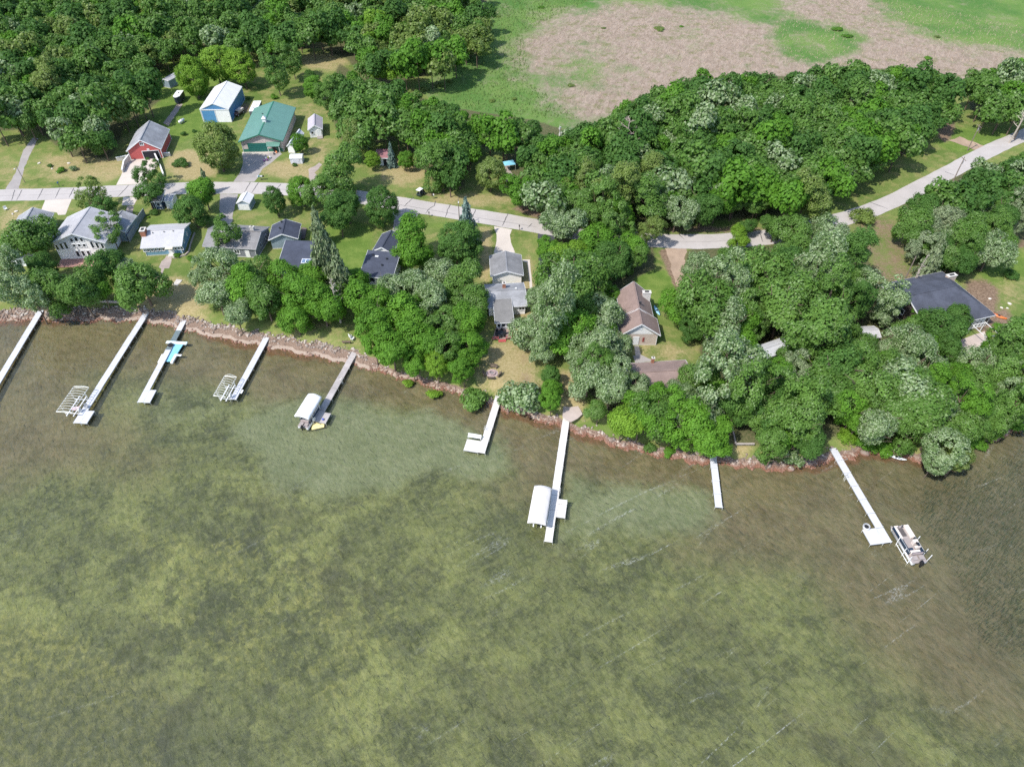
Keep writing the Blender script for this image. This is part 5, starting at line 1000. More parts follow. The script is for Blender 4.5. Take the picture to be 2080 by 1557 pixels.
# gutters' downpipes, meters and vents that catch the light on the larger houses
for o in [x for x in bpy.data.objects if x.parent is None and x.get('category') in ('house', 'cottage', 'bungalow', 'workshop')]:
    ws = [c for c in o.children if c.name.startswith('wall')]
    if not ws: continue
    bb = [Vector(v) for v in ws[0].bound_box]; x0, x1 = min(v.x for v in bb), max(v.x for v in bb); y0 = min(v.y for v in bb)
    for x in (x0 + .12, x1 - .12): MB().box((x, y0 - .07, 1.25), (.09, .08, 2.3)).build('downpipe', M_TRIM, o)
# ------------------------------------------------------------------ docks, lifts, boats
M_DOCKW = ribbed('white_dock_panel', (.53, .535, .56), .14, 0, .5, .04); M_DOCKC = plain('cream_dock_panel', (.58, .555, .53), .55, .04, 1.0); M_DOCKG = ribbed('weathered_dock_boards', (.38, .35, .34), .15, 0, .8, .15); M_DOCKS = plain('dark_dock_mat', (.13, .17, .18), .7, .2); M_FRAME = plain('dock_frame', (.30, .32, .34), .5, .15, metal=.3)
def dock(label, A, B, w=1.25, z=.72, mat=M_DOCKW, extra=(), sec=3.05, dark=None, group='docks along the shore', name='dock'):
    a, b = at(*A, z), at(*B, z); d = b - a; d.z = 0; L = d.length; d.normalize(); root = thing(name, label, 'dock', (a.x, a.y, 0), math.atan2(d.y, d.x), group); n = max(1, round(L / sec)); s = L / n
    for k in range(n):
        x0, x1 = k * s + .03, (k + 1) * s - .03; mm = M_DOCKS if dark and dark[0] < (k + .5) / n < dark[1] else mat; dz = R(-.012, .012); dy = R(-.02, .02)
        MB().box(((x0 + x1) / 2, dy, z - .03 + dz), (x1 - x0, w, .06)).build('deck_section', mm, root); MB().box(((x0 + x1) / 2, -w / 2 + .04 + dy, z - .14 + dz), (x1 - x0, .06, .16)).box(((x0 + x1) / 2, w / 2 - .04 + dy, z - .14 + dz), (x1 - x0, .06, .16)).box((x0 + .05, dy, z - .14 + dz), (.06, w - .2, .12)).build('frame', M_FRAME, root)
        for sg in (-1, 1): MB().tube((x1 - .1, sg * (w / 2 + .05), -1.6), (x1 - .1, sg * (w / 2 + .05), z + .12), .03).build('leg', M_GALV, root)
    for x0, x1, y0, y1 in extra:
        x0, x1 = L + x0, L + x1; MB().box(((x0 + x1) / 2, (y0 + y1) / 2, z - .034), (x1 - x0 - .02, y1 - y0 - .02, .06)).build('platform', mat, root); MB().box(((x0 + x1) / 2, y0 + .05, z - .15), (x1 - x0, .06, .16)).box(((x0 + x1) / 2, y1 - .05, z - .15), (x1 - x0, .06, .16)).box((x1 - .05, (y0 + y1) / 2, z - .15), (.06, y1 - y0 - .2, .16)).build('frame', M_FRAME, root)
        for x in (x0 + .1, x1 - .1):
            for y in (y0, y1): MB().tube((x, y, -1.6), (x, y, z + .14), .03).build('leg', M_GALV, root)
    root['length'] = L; return root, L
def bench(root, x, y, w, z, mat=M_WHITE, flip=1):
    b = MB().box((x, y, z + .42), (.42, w, .06)).build('bench', mat, root); MB().box((x - flip * .27, y, z + .68), (.06, w, .46)).build('backrest', mat, b); m = MB()
    for s in (-1, 1): m = MB().box((x, y + s * (w / 2 - .06), z + .2), (.38, .06, .4)); m.build('bench_leg', mat, b)
def ladder(root, x, y, z, sg):
    m = MB()
    for k in (-.22, .22): m.path([(x + k, y, z - 1.2), (x + k, y, z + .75), (x + k, y - sg * .3, z + .75), (x + k, y - sg * .3, z)], .028, 5)
    for k in range(4): m.tube((x - .22, y, z - .2 - .26 * k), (x + .22, y, z - .2 - .26 * k), .025, .025, 5)
    m.build('ladder', M_GALV, root)
G = 'docks along the shore'
dock('long white dock leaving the picture at the left edge', (82.5, 630), (-26, 810), 1.3)
d2, L2 = dock('longest white dock at the left with an end platform', (303, 625.5), (155, 859), 1.3, extra=[(-3.2, 0, .66, 2.0)])
d3, L3 = dock('narrow white dock with dark middle and blue lift', (382, 634.5), (284.5, 817), 1.15, extra=[(-3.4, 0, .59, 1.9)], dark=(.27, .46)); m = MB().path([(3.2, -1.3, .2), (3.2, -1.3, 1.3), (5.2, -1.3, 1.3), (5.2, -1.3, .2)], .03).build('handrail', M_GALV, d3)
d4, L4 = dock('straight white dock beside the arched lift frame', (548.5, 672), (473, 811), 1.25)
MB().box((L4 - 2.2, .95, .75), (.9, .35, .1)).build('step', M_WHITE, d4)
d5, L5 = dock('grey weathered wooden dock with canopied boat alongside', (725, 706.5), (641, 856), 1.25, mat=M_DOCKG, extra=[(-2.6, 0, .64, 2.0), (-2.6, 0, -1.0, -.64)]); ladder(d5, L5 * .47, .75, .72, 1)
d6, L6 = dock('white dock with bench platform below the clear lawn', (1017, 792), (977.5, 919.5), 1.3, mat=M_DOCKC, extra=[(-2.7, 0, -3.3, -.66)]); bench(d6, L6 - 3.1, -2.0, 2.5, .72, M_WHITE, 1); ladder(d6, L6 * .66, -.75, .72, -1)
d7, L7 = dock('long cream dock with side platform and canopied lift', (1151.5, 843), (1113.5, 1100), 1.3, mat=M_DOCKC, extra=[(-8.1, -5.0, .66, 2.2)]); bench(d7, L7 - 7.7, 1.45, 1.5, .72, M_WHITE, 1); ladder(d7, L7 - 10.2, .8, .72, 1)
dock('short white dock on the rocky right shore', (1448, 924.5), (1460.5, 1030.5), 1.2)
d9, L9 = dock('white dock slanting right with wide end platform', (1691.5, 909.5), (1804.5, 1101.5), 1.3, extra=[(-2.9, 0, -3.0, -.66)]); ladder(d9, L9 * .33, -.8, .72, -1)
# things lying on docks
def on_dock(root, x, y, z=.72):
    a = root.rotation_euler.z; l = root.location; return (l.x + math.cos(a) * x - math.sin(a) * y, l.y + math.sin(a) * x + math.cos(a) * y, z)
M_GREYP = plain('grey_plastic', (.33, .34, .36), .6, .2)
chair('dock_chair', 'grey chair with white seat on the longest left dock', 'chair', on_dock(d2, L2 - 3.9, .2, .725), d2.rotation_euler.z + 2.0, M_GREYP)
sl = thing('swivel_seat', 'grey tub seat on the end platform of the slanting dock', 'chair', on_dock(d9, L9 - 3.1, -2.3, .725), d9.rotation_euler.z); MB().disc((0, 0, 0), .5, .42, 14, .58).build('seat', plain('pale_grey_shell', (.55, .55, .55), .5, .1), sl); MB().disc((0, 0, .42), .38, .04, 14).build('cushion', M_DARK, sl); MB().path([(.5 * math.cos(t), .5 * math.sin(t), .55) for t in np.linspace(.4, 4.6, 10)], .09, 6).build('backrest', M_GREYP, sl)
ball = MB().blob((0, 0, .22), .22, .22, .22, 12, 8).build('buoy_ball', plain('blue_red_ball', (.08, .12, .45), .4, .4, 2.0), None, True); ball.location = on_dock(d5, L5 - .7, 1.2, .72); tag(ball, 'blue ball on the end of the grey wooden dock', 'ball')
mt = MB().poly([(-1.3, -.8, 0), (1.0, -.9, 0), (1.3, .8, 0), (-1.0, .9, 0), (-1.3, -.8, .1), (1.0, -.9, .1), (1.3, .8, .1), (-1.0, .9, .1)], [(3, 2, 1, 0), (4, 5, 6, 7), (0, 1, 5, 4), (1, 2, 6, 5), (2, 3, 7, 6), (3, 0, 4, 7)]).build('water_mat', plain('yellow_foam', (.78, .66, .30), .7, .08), None); p = at(646, 863, .05); mt.location = (p.x, p.y, .03); mt.rotation_euler = (0, 0, .35); tag(mt, 'pale yellow floating mat off the grey dock end', 'mat')
tw = MB().poly([(-.7, -.4, .02), (.1, -.5, .0), (.7, .1, .05), (.5, .5, .02), (-.5, .3, .0), (-.7, -.4, .1), (.1, -.5, .09), (.7, .1, .14), (.5, .5, .1), (-.5, .3, .09)], [(4, 3, 2, 1, 0), (5, 6, 7, 8, 9), (0, 1, 6, 5), (1, 2, 7, 6), (2, 3, 8, 7), (3, 4, 9, 8), (4, 0, 5, 9)]).build('towel', plain('pink_towel', (.72, .50, .52), .9, .1), None); p = at(154, 829, .7); tw.location = (p.x, p.y, .68); tag(tw, 'pink towel on the left boat lift frame', 'towel')

def lift(label, TL, TR, BL, BR, zt, arches=10, canopy=None, group='boat lifts beside docks', sag=.35, dense=True, mat=M_GALV):
    """boat lift: four legs, cradle, and a canopy frame of arched tubes; covered when canopy is given"""
    P = [at(*q, zt) for q in (TL, TR, BR, BL)]; c = sum(P, Vector()) / 4; ex = ((P[1] - P[0]) + (P[2] - P[3])); ex.z = 0; w = ex.length / 2; ex.normalize(); ey = Vector((-ex.y, ex.x, 0)); ln = abs(((P[0] - P[3]) + (P[1] - P[2])).dot(ey)) / 2
    root = thing('boat_lift', label, 'boat lift', (c.x, c.y, 0), math.atan2(ex.y, ex.x), group); sk = ((P[0] - P[3]) + (P[1] - P[2])).dot(ex) / 4     # skew along the frame
    X = lambda x, y: x + sk * (y / (ln / 2))
    hw, hl = w / 2, ln / 2
    MB().path([(X(-hw, -hl), -hl, zt), (X(hw, -hl), -hl, zt), (X(hw, hl), hl, zt), (X(-hw, hl), hl, zt), (X(-hw, -hl), -hl, zt)], .055).build('top_rail', mat, root)
    for k in range(arches):
        y = -hl + ln * k / (arches - 1); MB().path([(X(hw * t, y), y, zt + sag * (1 - t * t)) for t in np.linspace(-1, 1, 9)], .042, 5).build('arch', mat, root)
    for i in (-1, 1):
        for j in (-.55, .55): y = j * hl; MB().tube((X(i * (hw - .1), y), y, -1.5), (X(i * (hw - .1), y), y, zt), .055).build('leg', mat, root); MB().tube((X(i * hw * .55, y), y, zt - .02), (X(i * (hw - .1), y), y, zt - 1.0), .03).build('brace', mat, root)
    m = MB()
    for j in (-.55, .55): m.beam((X(-hw + .1, j * hl), j * hl, .35), (X(hw - .1, j * hl), j * hl, .35), .14, .16)
    m.build('cross_beam', mat, root)
    for i in (-.4, .4): MB().beam((X(i * hw * 1.1, -.8 * hl), -.8 * hl, .5), (X(i * hw * 1.1, .8 * hl), .8 * hl, .5), .2, .12).build('bunk', M_WHITE, root)
    MB().tube((X(hw + .1, -.5 * hl), -.5 * hl, 1.3), (X(hw + .22, -.5 * hl), -.5 * hl, 1.3), .42, .42, 14).build('winch_wheel', mat, root)
    if canopy:
        nx, ny = 12, 16; V, F = [], []
        for j in range(ny + 1):
            y = -hl * 1.03 + 2.06 * hl * j / ny; e = 1 - .18 * max(0, abs(y / hl) - .86) / .17
            for i in range(nx + 1):
                t = -1 + 2 * i / nx; x = t * (hw + .06) * (1 if j < ny - 1 else .96); V.append((X(x, y), y, zt + .07 + sag * (1 - t * t) * e + .015 * math.sin(j * 1.7 + i)))
        for j in range(ny):
            for i in range(nx): k = j * (nx + 1) + i; F.append((k, k + 1, k + nx + 2, k + nx + 1))
        nv = len(V); rim = [i for i in range(nx + 1)] + [j * (nx + 1) + nx for j in range(1, ny + 1)] + [ny * (nx + 1) + i for i in range(nx - 1, -1, -1)] + [j * (nx + 1) for j in range(ny - 1, 0, -1)]
        for k in rim: x, y, z = V[k]; V.append((x * 1.012, y * 1.008, z - .38 - .03 * math.sin(k)))
        for q in range(len(rim)): F.append((rim[q], nv + q, nv + (q + 1) % len(rim), rim[(q + 1) % len(rim)]))
        mb = MB(); mb.poly(V, F); cv = mb.build('canopy', canopy, root, True); so = cv.modifiers.new('solid', 'SOLIDIFY'); so.thickness = .02
    return root, w, ln, sk
lift('bare grey boat lift frame beside the longest left dock', (149.4, 785), (180.5, 786.5), (114, 836), (146, 837.5), 2.3, 11)
lift('arched bare boat lift frame beside the straight white dock', (455.8, 763), (481, 765.5), (433.5, 803.5), (458, 805.8), 2.3, 10, sag=.55)
lc, w_, l_, sk = lift('boat lift under a white canopy by the grey dock', (626.5, 800), (652.5, 806.5), (599, 844), (626.5, 850), 2.9, 6, canopy=plain('white_canopy', (.70, .70, .72), .6, .03, 1.0), sag=.45)
lift('boat lift under a long cream canopy left of the cream dock', (1086, 987), (1120, 992), (1072, 1059.5), (1108.5, 1064.5), 2.7, 7, canopy=plain('cream_canopy', (.58, .55, .53), .7, .04, 1.0), sag=.4)

M_CREAM = plain('cream_vinyl', (.62, .55, .50), .5, .08); M_NAVYP = plain('navy_panel', (.02, .035, .06), .35, .2); M_TANF = plain('tan_deck_carpet', (.30, .265, .255), .85, .12); M_BLACK = plain('black_plastic', (.012, .012, .014), .35, .3)
def pontoon(label, loc, rz, full=True):
    """pontoon boat: x forward, z = water"""
    b = thing('pontoon_boat', label, 'boat', loc, rz)
    for s in (-1, 1):
        m = MB(); m.tube((-3.4, s * .95, .05), (2.9, s * .95, .05), .33, .33, 12).tube((2.9, s * .95, .05), (3.75, s * .95, .25), .33, .06, 12); m.build('pontoon', M_ALU, b, True)
    MB().box((0, 0, .47), (6.9, 2.5, .1)).build('floor', M_TANF, b, bevel=.03)
    for s in (-1, 1):
        m = MB().box((.55, s * 1.22, .9), (5.0, .05, .66)); o = m.build('side_panel', M_NAVYP, b); MB().tube((-1.95, s * 1.22, 1.27), (3.05, s * 1.22, 1.27), .035).build('rail', M_ALU, o)
    MB().box((3.05, .75, .9), (.05, .9, .66)).build('bow_panel', M_NAVYP, b); MB().box((3.05, -.75, .9), (.05, .9, .66)).build('bow_panel', M_NAVYP, b)
    for s in (-1, 1):
        st = MB().box((1.9, s * .9, .78), (2.2, .55, .5)).build('lounge_seat', M_CREAM, b, bevel=.08); MB().box((1.9, s * 1.12, 1.15), (2.3, .18, .42)).box((2.98, s * .78, 1.1), (.18, .6, .4)).build('lounge_back', M_CREAM, st, bevel=.06)
    cs = MB().box((-.1, -.75, 1.0), (.6, .75, 1.0)).build('console', M_CREAM, b, bevel=.06); MB().box((.18, -.75, 1.6), (.05, .7, .3)).build('windscreen', M_GLASS, cs); MB().tube((-.42, -.75, 1.35), (-.5, -.75, 1.4), .18, .18, 12).build('steering_wheel', M_BLACK, cs)
    hs = MB().box((-.95, -.7, .85), (.55, .6, .3)).build('helm_seat', M_CREAM, b, bevel=.06); MB().box((-1.2, -.7, 1.25), (.14, .6, .6)).build('helm_back', M_CREAM, hs, bevel=.05)
    so = MB().box((-1.75, 0, .8), (.7, 1.7, .45)).build('stern_seat', M_CREAM, b, bevel=.07); MB().box((-2.15, 0, 1.1), (.2, 1.9, .5)).build('stern_back', plain('taupe_vinyl', (.33, .27, .26), .5, .1), so, bevel=.05); MB().box((-1.2, .55, .9), (.5, .9, .2)).build('dark_cushion', M_NAVYP, b, bevel=.05)
    ch = MB().box((-.6, 1.0, .8), (2.4, .42, .45)).build('dark_lounge', M_NAVYP, b, bevel=.07); MB().box((-1.6, -1.05, .8), (1.2, .34, .45)).build('dark_lounge', M_NAVYP, b, bevel=.06); MB().box((2.2, 0, .53), (1.6, 1.0, .02)).build('bow_mat', plain('dark_mat', (.09, .08, .08), .9, .2), b)
    MB().box((-2.7, .55, .68), (.7, .8, .32)).box((-2.7, -.55, .68), (.7, .8, .32)).build('swim_deck_box', M_TANF, b); mo = MB().box((-3.7, 0, .95), (.7, .46, .62), taper=.8).build('outboard_motor', M_BLACK, b, bevel=.08); MB().box((-3.75, 0, .3), (.3, .16, .9)).build('motor_leg', M_BLACK, mo); MB().path([(-2.3, -1.1, 1.35), (-2.3, -1.1, 1.8), (-2.3, 1.1, 1.8), (-2.3, 1.1, 1.35)], .035).build('folded_bimini', M_NAVYP, b)
    return b
ps, pb = at(1866, 1138, .7), at(1826, 1072, .7); pd = pb - ps; pc = (ps + pb) / 2; prz = math.atan2(pd.y, pd.x)
pontoon('pontoon boat with cream seats and dark sides at the slanting dock', (pc.x, pc.y, .25), prz)
pl = thing('boat_lift', 'low boat lift with white guide poles under the pontoon boat', 'boat lift', (pc.x, pc.y, 0), prz, 'boat lifts beside docks')
for x, y in ((.6, 1.55), (-1.4, 1.6), (-2.9, 1.55), (.4, -1.55), (-1.9, -1.6), (-3.0, -1.6)): MB().tube((x, y, -.3), (x * 1.02, y * 1.06, 2.0), .06).build('guide_pole', M_WHITE, pl); MB().tube((x, y, -1.5), (x, y, -.3), .05).build('leg', M_GALV, pl)
for x in (.5, -2.0): MB().beam((x, -1.6, -.3), (x, 1.6, -.3), .12, .14).build('cross_beam', M_GALV, pl)
MB().beam((-2.9, 1.6, .15), (.6, 1.58, .15), .08, .1).build('side_rail', M_WHITE, pl)
a = lc.rotation_euler.z; lv = Vector((sk * 2, l_, 0)).normalized(); bd = Vector((math.cos(a) * lv.x - math.sin(a) * lv.y, math.sin(a) * lv.x + math.cos(a) * lv.y, 0)); bb = pontoon('pontoon boat parked under the white canopy', (lc.location.x - bd.x * .5, lc.location.y - bd.y * .5, .3), math.atan2(bd.y, bd.x)); bb.scale = (.85, .85, .85)
# watercraft port with blue deck
p = at(348, 714, .5); jp = thing('watercraft_port', 'blue-decked watercraft lift with white arms at the narrow dock', 'lift', (p.x, p.y, 0), d3.rotation_euler.z + math.pi / 2)
MB().poly([(-1.0, -1.9, .45), (.9, -1.9, .45), (1.25, 1.7, .55), (-.75, 1.7, .55), (-1.0, -1.9, .3), (.9, -1.9, .3), (1.25, 1.7, .4), (-.75, 1.7, .4)], [(0, 1, 2, 3), (7, 6, 5, 4), (0, 4, 5, 1), (1, 5, 6, 2), (2, 6, 7, 3), (3, 7, 4, 0)]).build('deck', plain('sky_blue_deck', (.22, .50, .66), .5, .12), jp); MB().beam((-1.4, 1.75, .8), (1.9, 1.55, .75), .5, .25).build('cross_arm', plain('pale_cyan_plastic', (.62, .78, .80), .5, .05), jp, bevel=.06)
for x in (-.95, .95): MB().beam((x, -2.3, .5), (x * 1.05, -.6, .5), .42, .4).build('float_arm', M_WHITE, jp, bevel=.08)
MB().beam((.9, -.8, .75), (2.0, -.9, .75), .3, .18).build('side_arm', M_WHITE, jp, bevel=.05); MB().tube((-.5, 1.1, .9), (-.5, 1.1, 1.0), .4, .4, 14).build('hose_reel', M_DARK, jp); jp.scale = (1.35, 1.5, 1.0)
# kayak, canoe
def hull(name, label, cat, L, w, h, mat, loc, rz, rim=None):
    V, F = [], []; n = 14; m = 7
    for i in range(n + 1):
        t = -1 + 2 * i / n; ww = w / 2 * (1 - abs(t) ** 2.4); sheer = h * (.75 + .3 * t * t)
        for j in range(m): a = math.pi * j / (m - 1); V.append((t * L / 2, -math.cos(a) * ww, sheer - math.sin(a) * h * (1 - .5 * abs(t) ** 3)))
    for i in range(n):
        for j in range(m - 1): k = i * m + j; F.append((k, k + 1, k + m + 1, k + m))
    for i in range(n): F.append((i * m + m - 1, i * m, (i + 1) * m, (i + 1) * m + m - 1))
    r = thing(name, label, cat, loc, rz); mb = MB(); mb.poly(V, F); mb.build('hull', mat, r, True); MB().disc((0, 0, h * .72), w * .3, .08, 14).build('cockpit', M_DARK, r); return r
p, q = at(1806, 921, .6), at(1838, 931, .6); dd = q - p; c = (p + q) / 2; hull('kayak', 'white kayak beached beside the right shore bushes', 'kayak', 3.4, .8, .35, M_WHITE, (c.x, c.y, max(.15, float(ground_z(np.array(c.x), np.array(c.y))))), math.atan2(dd.y, dd.x))
p = at(1334, 632, GZ); hull('kayak', 'pale blue kayak on the lawn right of the brown cottage', 'kayak', 3.4, .85, .35, plain('pale_blue_plastic', (.28, .52, .66), .4, .1), (p.x, p.y, GZ), 1.8)
p = at(2028, 643, GZ); hull('canoe', 'orange canoe at the corner of the large charcoal house', 'canoe', 3.2, .95, .4, plain('orange_plastic', (.70, .16, .03), .4, .1), (p.x, p.y, GZ), 2.4)

# ------------------------------------------------------------------ vehicles, yard things
def wheelset(root, xs_, y, r, w=.22):
    for x in xs_:
        for s in (-1, 1):
            o = MB().tube((x, s * (y - w / 2), r), (x, s * (y + w / 2), r), r, r, 14).build('wheel', M_DARK, root); MB().tube((x, s * (y + w / 2), r), (x, s * (y + w / 2 + .02), r), r * .55, r * .5, 10).build('rim', M_ALU, o)
tp = at(361.5, 190, GZ + 2.4); t0, t1 = at(355, 197, GZ + 2.4), at(367, 180.5, GZ + 2.4); td = t0 - t1
ct = thing('cargo_trailer', 'black enclosed cargo trailer with white roof on gravel strip', 'trailer', (tp.x, tp.y, GZ), math.atan2(td.y, td.x)); prof = [(-2.4, -1.05), (1.9, -1.05), (2.9, -.35), (2.9, .35), (1.9, 1.05), (-2.4, 1.05)]
MB().prism([(x, y, .5) for x, y in prof], (0, 0, 1.8)).build('body', plain('black_steel', (.025, .035, .045), .35, .2), ct); rf = MB().prism([(x * 1.01, y * 1.03, 2.3) for x, y in prof], (0, 0, .1)).build('roof', M_WHITE, ct); MB().disc((-.6, 0, 2.4), .26, .12, 12).build('roof_vent', M_DARK, rf); MB().disc((1.0, 0, 2.4), .12, .08, 10).build('roof_cap', M_DARK, rf); wheelset(ct, (-.9, -.1), 1.0, .33); MB().beam((2.8, -.4, .5), (4.1, 0, .5), .1, .1).beam((2.8, .4, .5), (4.1, 0, .5), .1, .1).box((4.1, 0, .55), (.25, .2, .2)).build('hitch', M_DARK, ct); MB().box((-2.42, 0, 1.4), (.04, 1.9, 1.7)).build('rear_door', M_ALU, ct)
c0, c1, c2 = at(505, 227.5, GZ + 2.9), at(531, 203, GZ + 2.9), at(516.4, 203.5, GZ + 2.9); cd = c2 - c0; cc = (c0 + c1) / 2; cw = 2.4
cp = thing('camper_trailer', 'white camper trailer half hidden behind the green workshop', 'trailer', (cc.x, cc.y, GZ), math.atan2(cd.y, cd.x)); MB().box((0, 0, 1.6), (7.4, cw, 2.4)).build('body', plain('camper_side', (.10, .11, .12), .4, .2), cp, bevel=.15); ro = MB().box((0, 0, 2.85), (7.4, cw + .04, .14)).build('roof', M_WHITE, cp, bevel=.05); MB().box((.8, 0, 3.0), (.9, .7, .22)).build('roof_unit', M_WHITE, ro); MB().box((-1.5, .2, 2.96), (.4, .4, .12)).build('roof_vent', M_GREYP, ro); wheelset(cp, (-.6, .35), cw / 2 - .12, .34)
for k in (-2, 1.2): MB().box((k, -cw / 2 - .01, 1.8), (1.1, .04, .7)).build('window', M_GLASS, cp)
MB().beam((-3.7, 0, .5), (-4.7, 0, .5), .15, .12).build('hitch', M_DARK, cp)
p = at(486, 233, GZ); tr_ = thing('old_pickup', 'old tan and dark pickup parked beside the blue barn', 'truck', (p.x, p.y, GZ), -1.9)
MB().box((-.05, 0, .65), (4.0, 1.6, .45)).build('body', plain('dark_brown_paint', (.06, .045, .04), .4, .2), tr_, bevel=.08); MB().box((1.35, 0, 1.0), (1.15, 1.35, .3), taper=.9).build('hood', plain('rust_paint', (.16, .09, .07), .5, .3), tr_, bevel=.06); cb = MB().box((.2, 0, 1.25), (1.3, 1.5, .75), taper=.82).build('cab', plain('tan_paint', (.46, .40, .33), .5, .1), tr_, bevel=.08); MB().box((.84, 0, 1.28), (.1, 1.25, .4)).build('windscreen', M_GLASS, cb); MB().box((-1.2, 0, 1.25), (1.5, 1.55, .75)).build('box_cover', plain('pale_tan_canvas', (.55, .48, .42), .8, .1), tr_, bevel=.1); wheelset(tr_, (-1.3, 1.3), .72, .36)
for s in (-1, 1): MB().disc((1.95, s * .5, .8), .1, .08, 10).build('headlight', M_TRIM, tr_)
p = at(855, 396, GZ); gc = thing('utility_cart', 'small white-topped utility cart parked at the road edge', 'cart', (p.x, p.y, GZ), 1.0)
MB().box((0, 0, .5), (2.4, 1.2, .4)).build('body', plain('dark_green_paint', (.03, .05, .05), .4, .2), gc, bevel=.08); MB().box((.75, 0, .85), (.8, 1.1, .4), taper=.85).build('hood', M_BLACK, gc, bevel=.06); MB().box((-.55, 0, .85), (.7, 1.05, .3)).build('seat', M_BLACK, gc, bevel=.06); MB().box((-.35, 0, 1.85), (1.7, 1.25, .08)).build('roof', M_WHITE, gc, bevel=.03); wheelset(gc, (-.8, .85), .52, .27, .2)
for i in (-1, 1):
    for x in (-1.0, .35): MB().tube((x, i * .52, .7), (x, i * .52, 1.83), .03).build('post', M_ALU, gc)
p = at(370, 250, GZ); pt = thing('propane_tank', 'white propane tank on the lawn behind the red garage', 'tank', (p.x, p.y, GZ), 1.2); MB().tube((-.9, 0, .75), (.9, 0, .75), .42, .42, 14).blob((-.9, 0, .75), .3, .42, .42, 12, 7).blob((.9, 0, .75), .3, .42, .42, 12, 7).build('tank_body', M_WHITE, pt, True); MB().disc((0, 0, 1.15), .14, .16, 10).build('valve_dome', M_GREYP, pt)
for x in (-.6, .6): MB().box((x, 0, .18), (.14, .6, .36)).build('leg', M_CONC, pt)
def pole(label, u, v, h, arm=True, lamp=False, r=.15):
    p = at(u, v, GZ); o = thing('utility_pole', label, 'pole', (p.x, p.y, GZ), .1, 'utility poles along the road'); MB().tube((0, 0, -.3), (0, 0, h), r, r * .65, 8).build('shaft', plain('pole_wood', (.20, .16, .13), .9, .25), o)
    if arm: MB().box((0, 0, h - .6), (.1, 2.2, .12)).build('cross_arm', plain('pole_wood', (.2, .16, .13)), o); MB().tube((.2, .1, h - 2.0), (.2, .1, h - 1.2), .2, .2, 10).build('transformer', M_GREYP, o)
    if lamp: MB().path([(0, 0, h - .6), (0, -.8, h - .2), (0, -1.3, h - .2)], .04).build('lamp_arm', M_ALU, o); MB().blob((0, -1.4, h - .22), .15, .25, .1).build('lamp_head', M_TRIM, o)
pole('wooden utility pole beside the blue green spruce', 934, 461, 8.0, False, True, .13); pole('lamp pole where the left drive meets the road', 51, 371, 5.0, False, True, .1); pole('dark utility pole beside the road bend at the right', 1931, 378, 8.5); pole('utility pole on the grass near the far right road end', 1965, 306, 8.0); pole('weathered pole standing in the shaded yard behind the large charcoal house', 1832, 580, 8.0, False)
def mailbox(label, u, v, n=1, mats=(M_DARK,), rz=0):
    p = at(u, v, GZ); o = thing('mailbox', label, 'mailbox', (p.x, p.y, GZ), rz); w = .3
    MB().box((0, 0, .5), (.1, .1, 1.0)).build('post', M_BARK, o)
    if n > 1: MB().box((0, 0, 1.0), (n * .38, .2, .06)).build('shelf', M_BARK, o)
    for k in range(n): x = (k - (n - 1) / 2) * .38; m = MB().box((x, 0, 1.15), (.26, .5, .2)); m.tube((x, -.25, 1.25), (x, .25, 1.25), .13, .13, 10); m.build('box', mats[k % len(mats)], o)
M_TEALP = plain('teal_paint', (.08, .25, .30), .5, .1)
mailbox('row of white and teal mailboxes at the workshop drive', 531, 366, 5, (M_WHITE, M_TEALP, M_WHITE, M_WHITE, M_DARK), .05); mailbox('pair of mailboxes beside the utility cart', 880, 404, 2, (M_DARK, M_WHITE), .2); mailbox('dark mailbox at the lower road edge by the second drive', 872, 440, 1, (M_DARK,), .1); mailbox('dark mailbox right of the concrete drive mouth', 1055, 467, 1, (M_DARK,), .1); mailbox('blue mailbox on the grass above the left road', 121, 379, 1, (plain('blue_box', (.06, .12, .25), .5, .1),))
# fire pit with curved benches on the dry lawn, chairs
p = at(999.5, 758, GZ); fp = thing('fire_pit', 'round pinkish stone fire pit on the dry lawn', 'fire pit', (p.x, p.y, GZ)); m = MB(); M_PITS = plain('pink_block', (.38, .28, .28), .85, .2)
MB().disc((0, 0, 0), 1.2, .03, 20).build('gravel_ring', plain('pit_gravel', (.36, .28, .27), .95, .25, 6.0), fp)
for k in range(12):
    t = k * math.pi / 6; o = MB().box((math.cos(t) * .6, math.sin(t) * .6, .17), (.2, .3, .3), t).build('stone', M_PITS, fp)
MB().disc((0, 0, .03), .48, .06, 12).build('ash_bed', plain('ash', (.2, .18, .18), .95, .3, 8.0), fp)
M_BRW = plain('brown_bench_wood', (.13, .10, .075), .8, .25)
for (u, v), where in zip(((1001, 750.5), (990.5, 756.5), (1009.5, 758), (998, 765.5)), ('far side', 'left side', 'right side', 'near side')):
    q = at(u, v, GZ + .4); a = math.atan2(q.y - p.y, q.x - p.x); be = thing('curved_bench', 'curved brown bench on the %s of the fire pit' % where, 'bench', (p.x, p.y, GZ), a, 'benches around the fire pit')
    s = MB(); bk = MB()
    for k in range(6):
        t0, t1 = -.42 + .14 * k, -.42 + .14 * (k + 1); s.prism([(1.45 * math.cos(t0), 1.45 * math.sin(t0), .4), (1.9 * math.cos(t0), 1.9 * math.sin(t0), .4), (1.9 * math.cos(t1), 1.9 * math.sin(t1), .4), (1.45 * math.cos(t1), 1.45 * math.sin(t1), .4)], (0, 0, .06)); bk.beam((1.92 * math.cos(t0), 1.92 * math.sin(t0), .7), (1.92 * math.cos(t1), 1.92 * math.sin(t1), .7), .05, .4)
    s.build('seat', M_BRW, be); bk.build('backrest', M_BRW, be)
    for t in (-.36, .36): MB().box((1.68 * math.cos(t), 1.68 * math.sin(t), .2), (.4, .07, .4), t).build('leg', M_BRW, be)
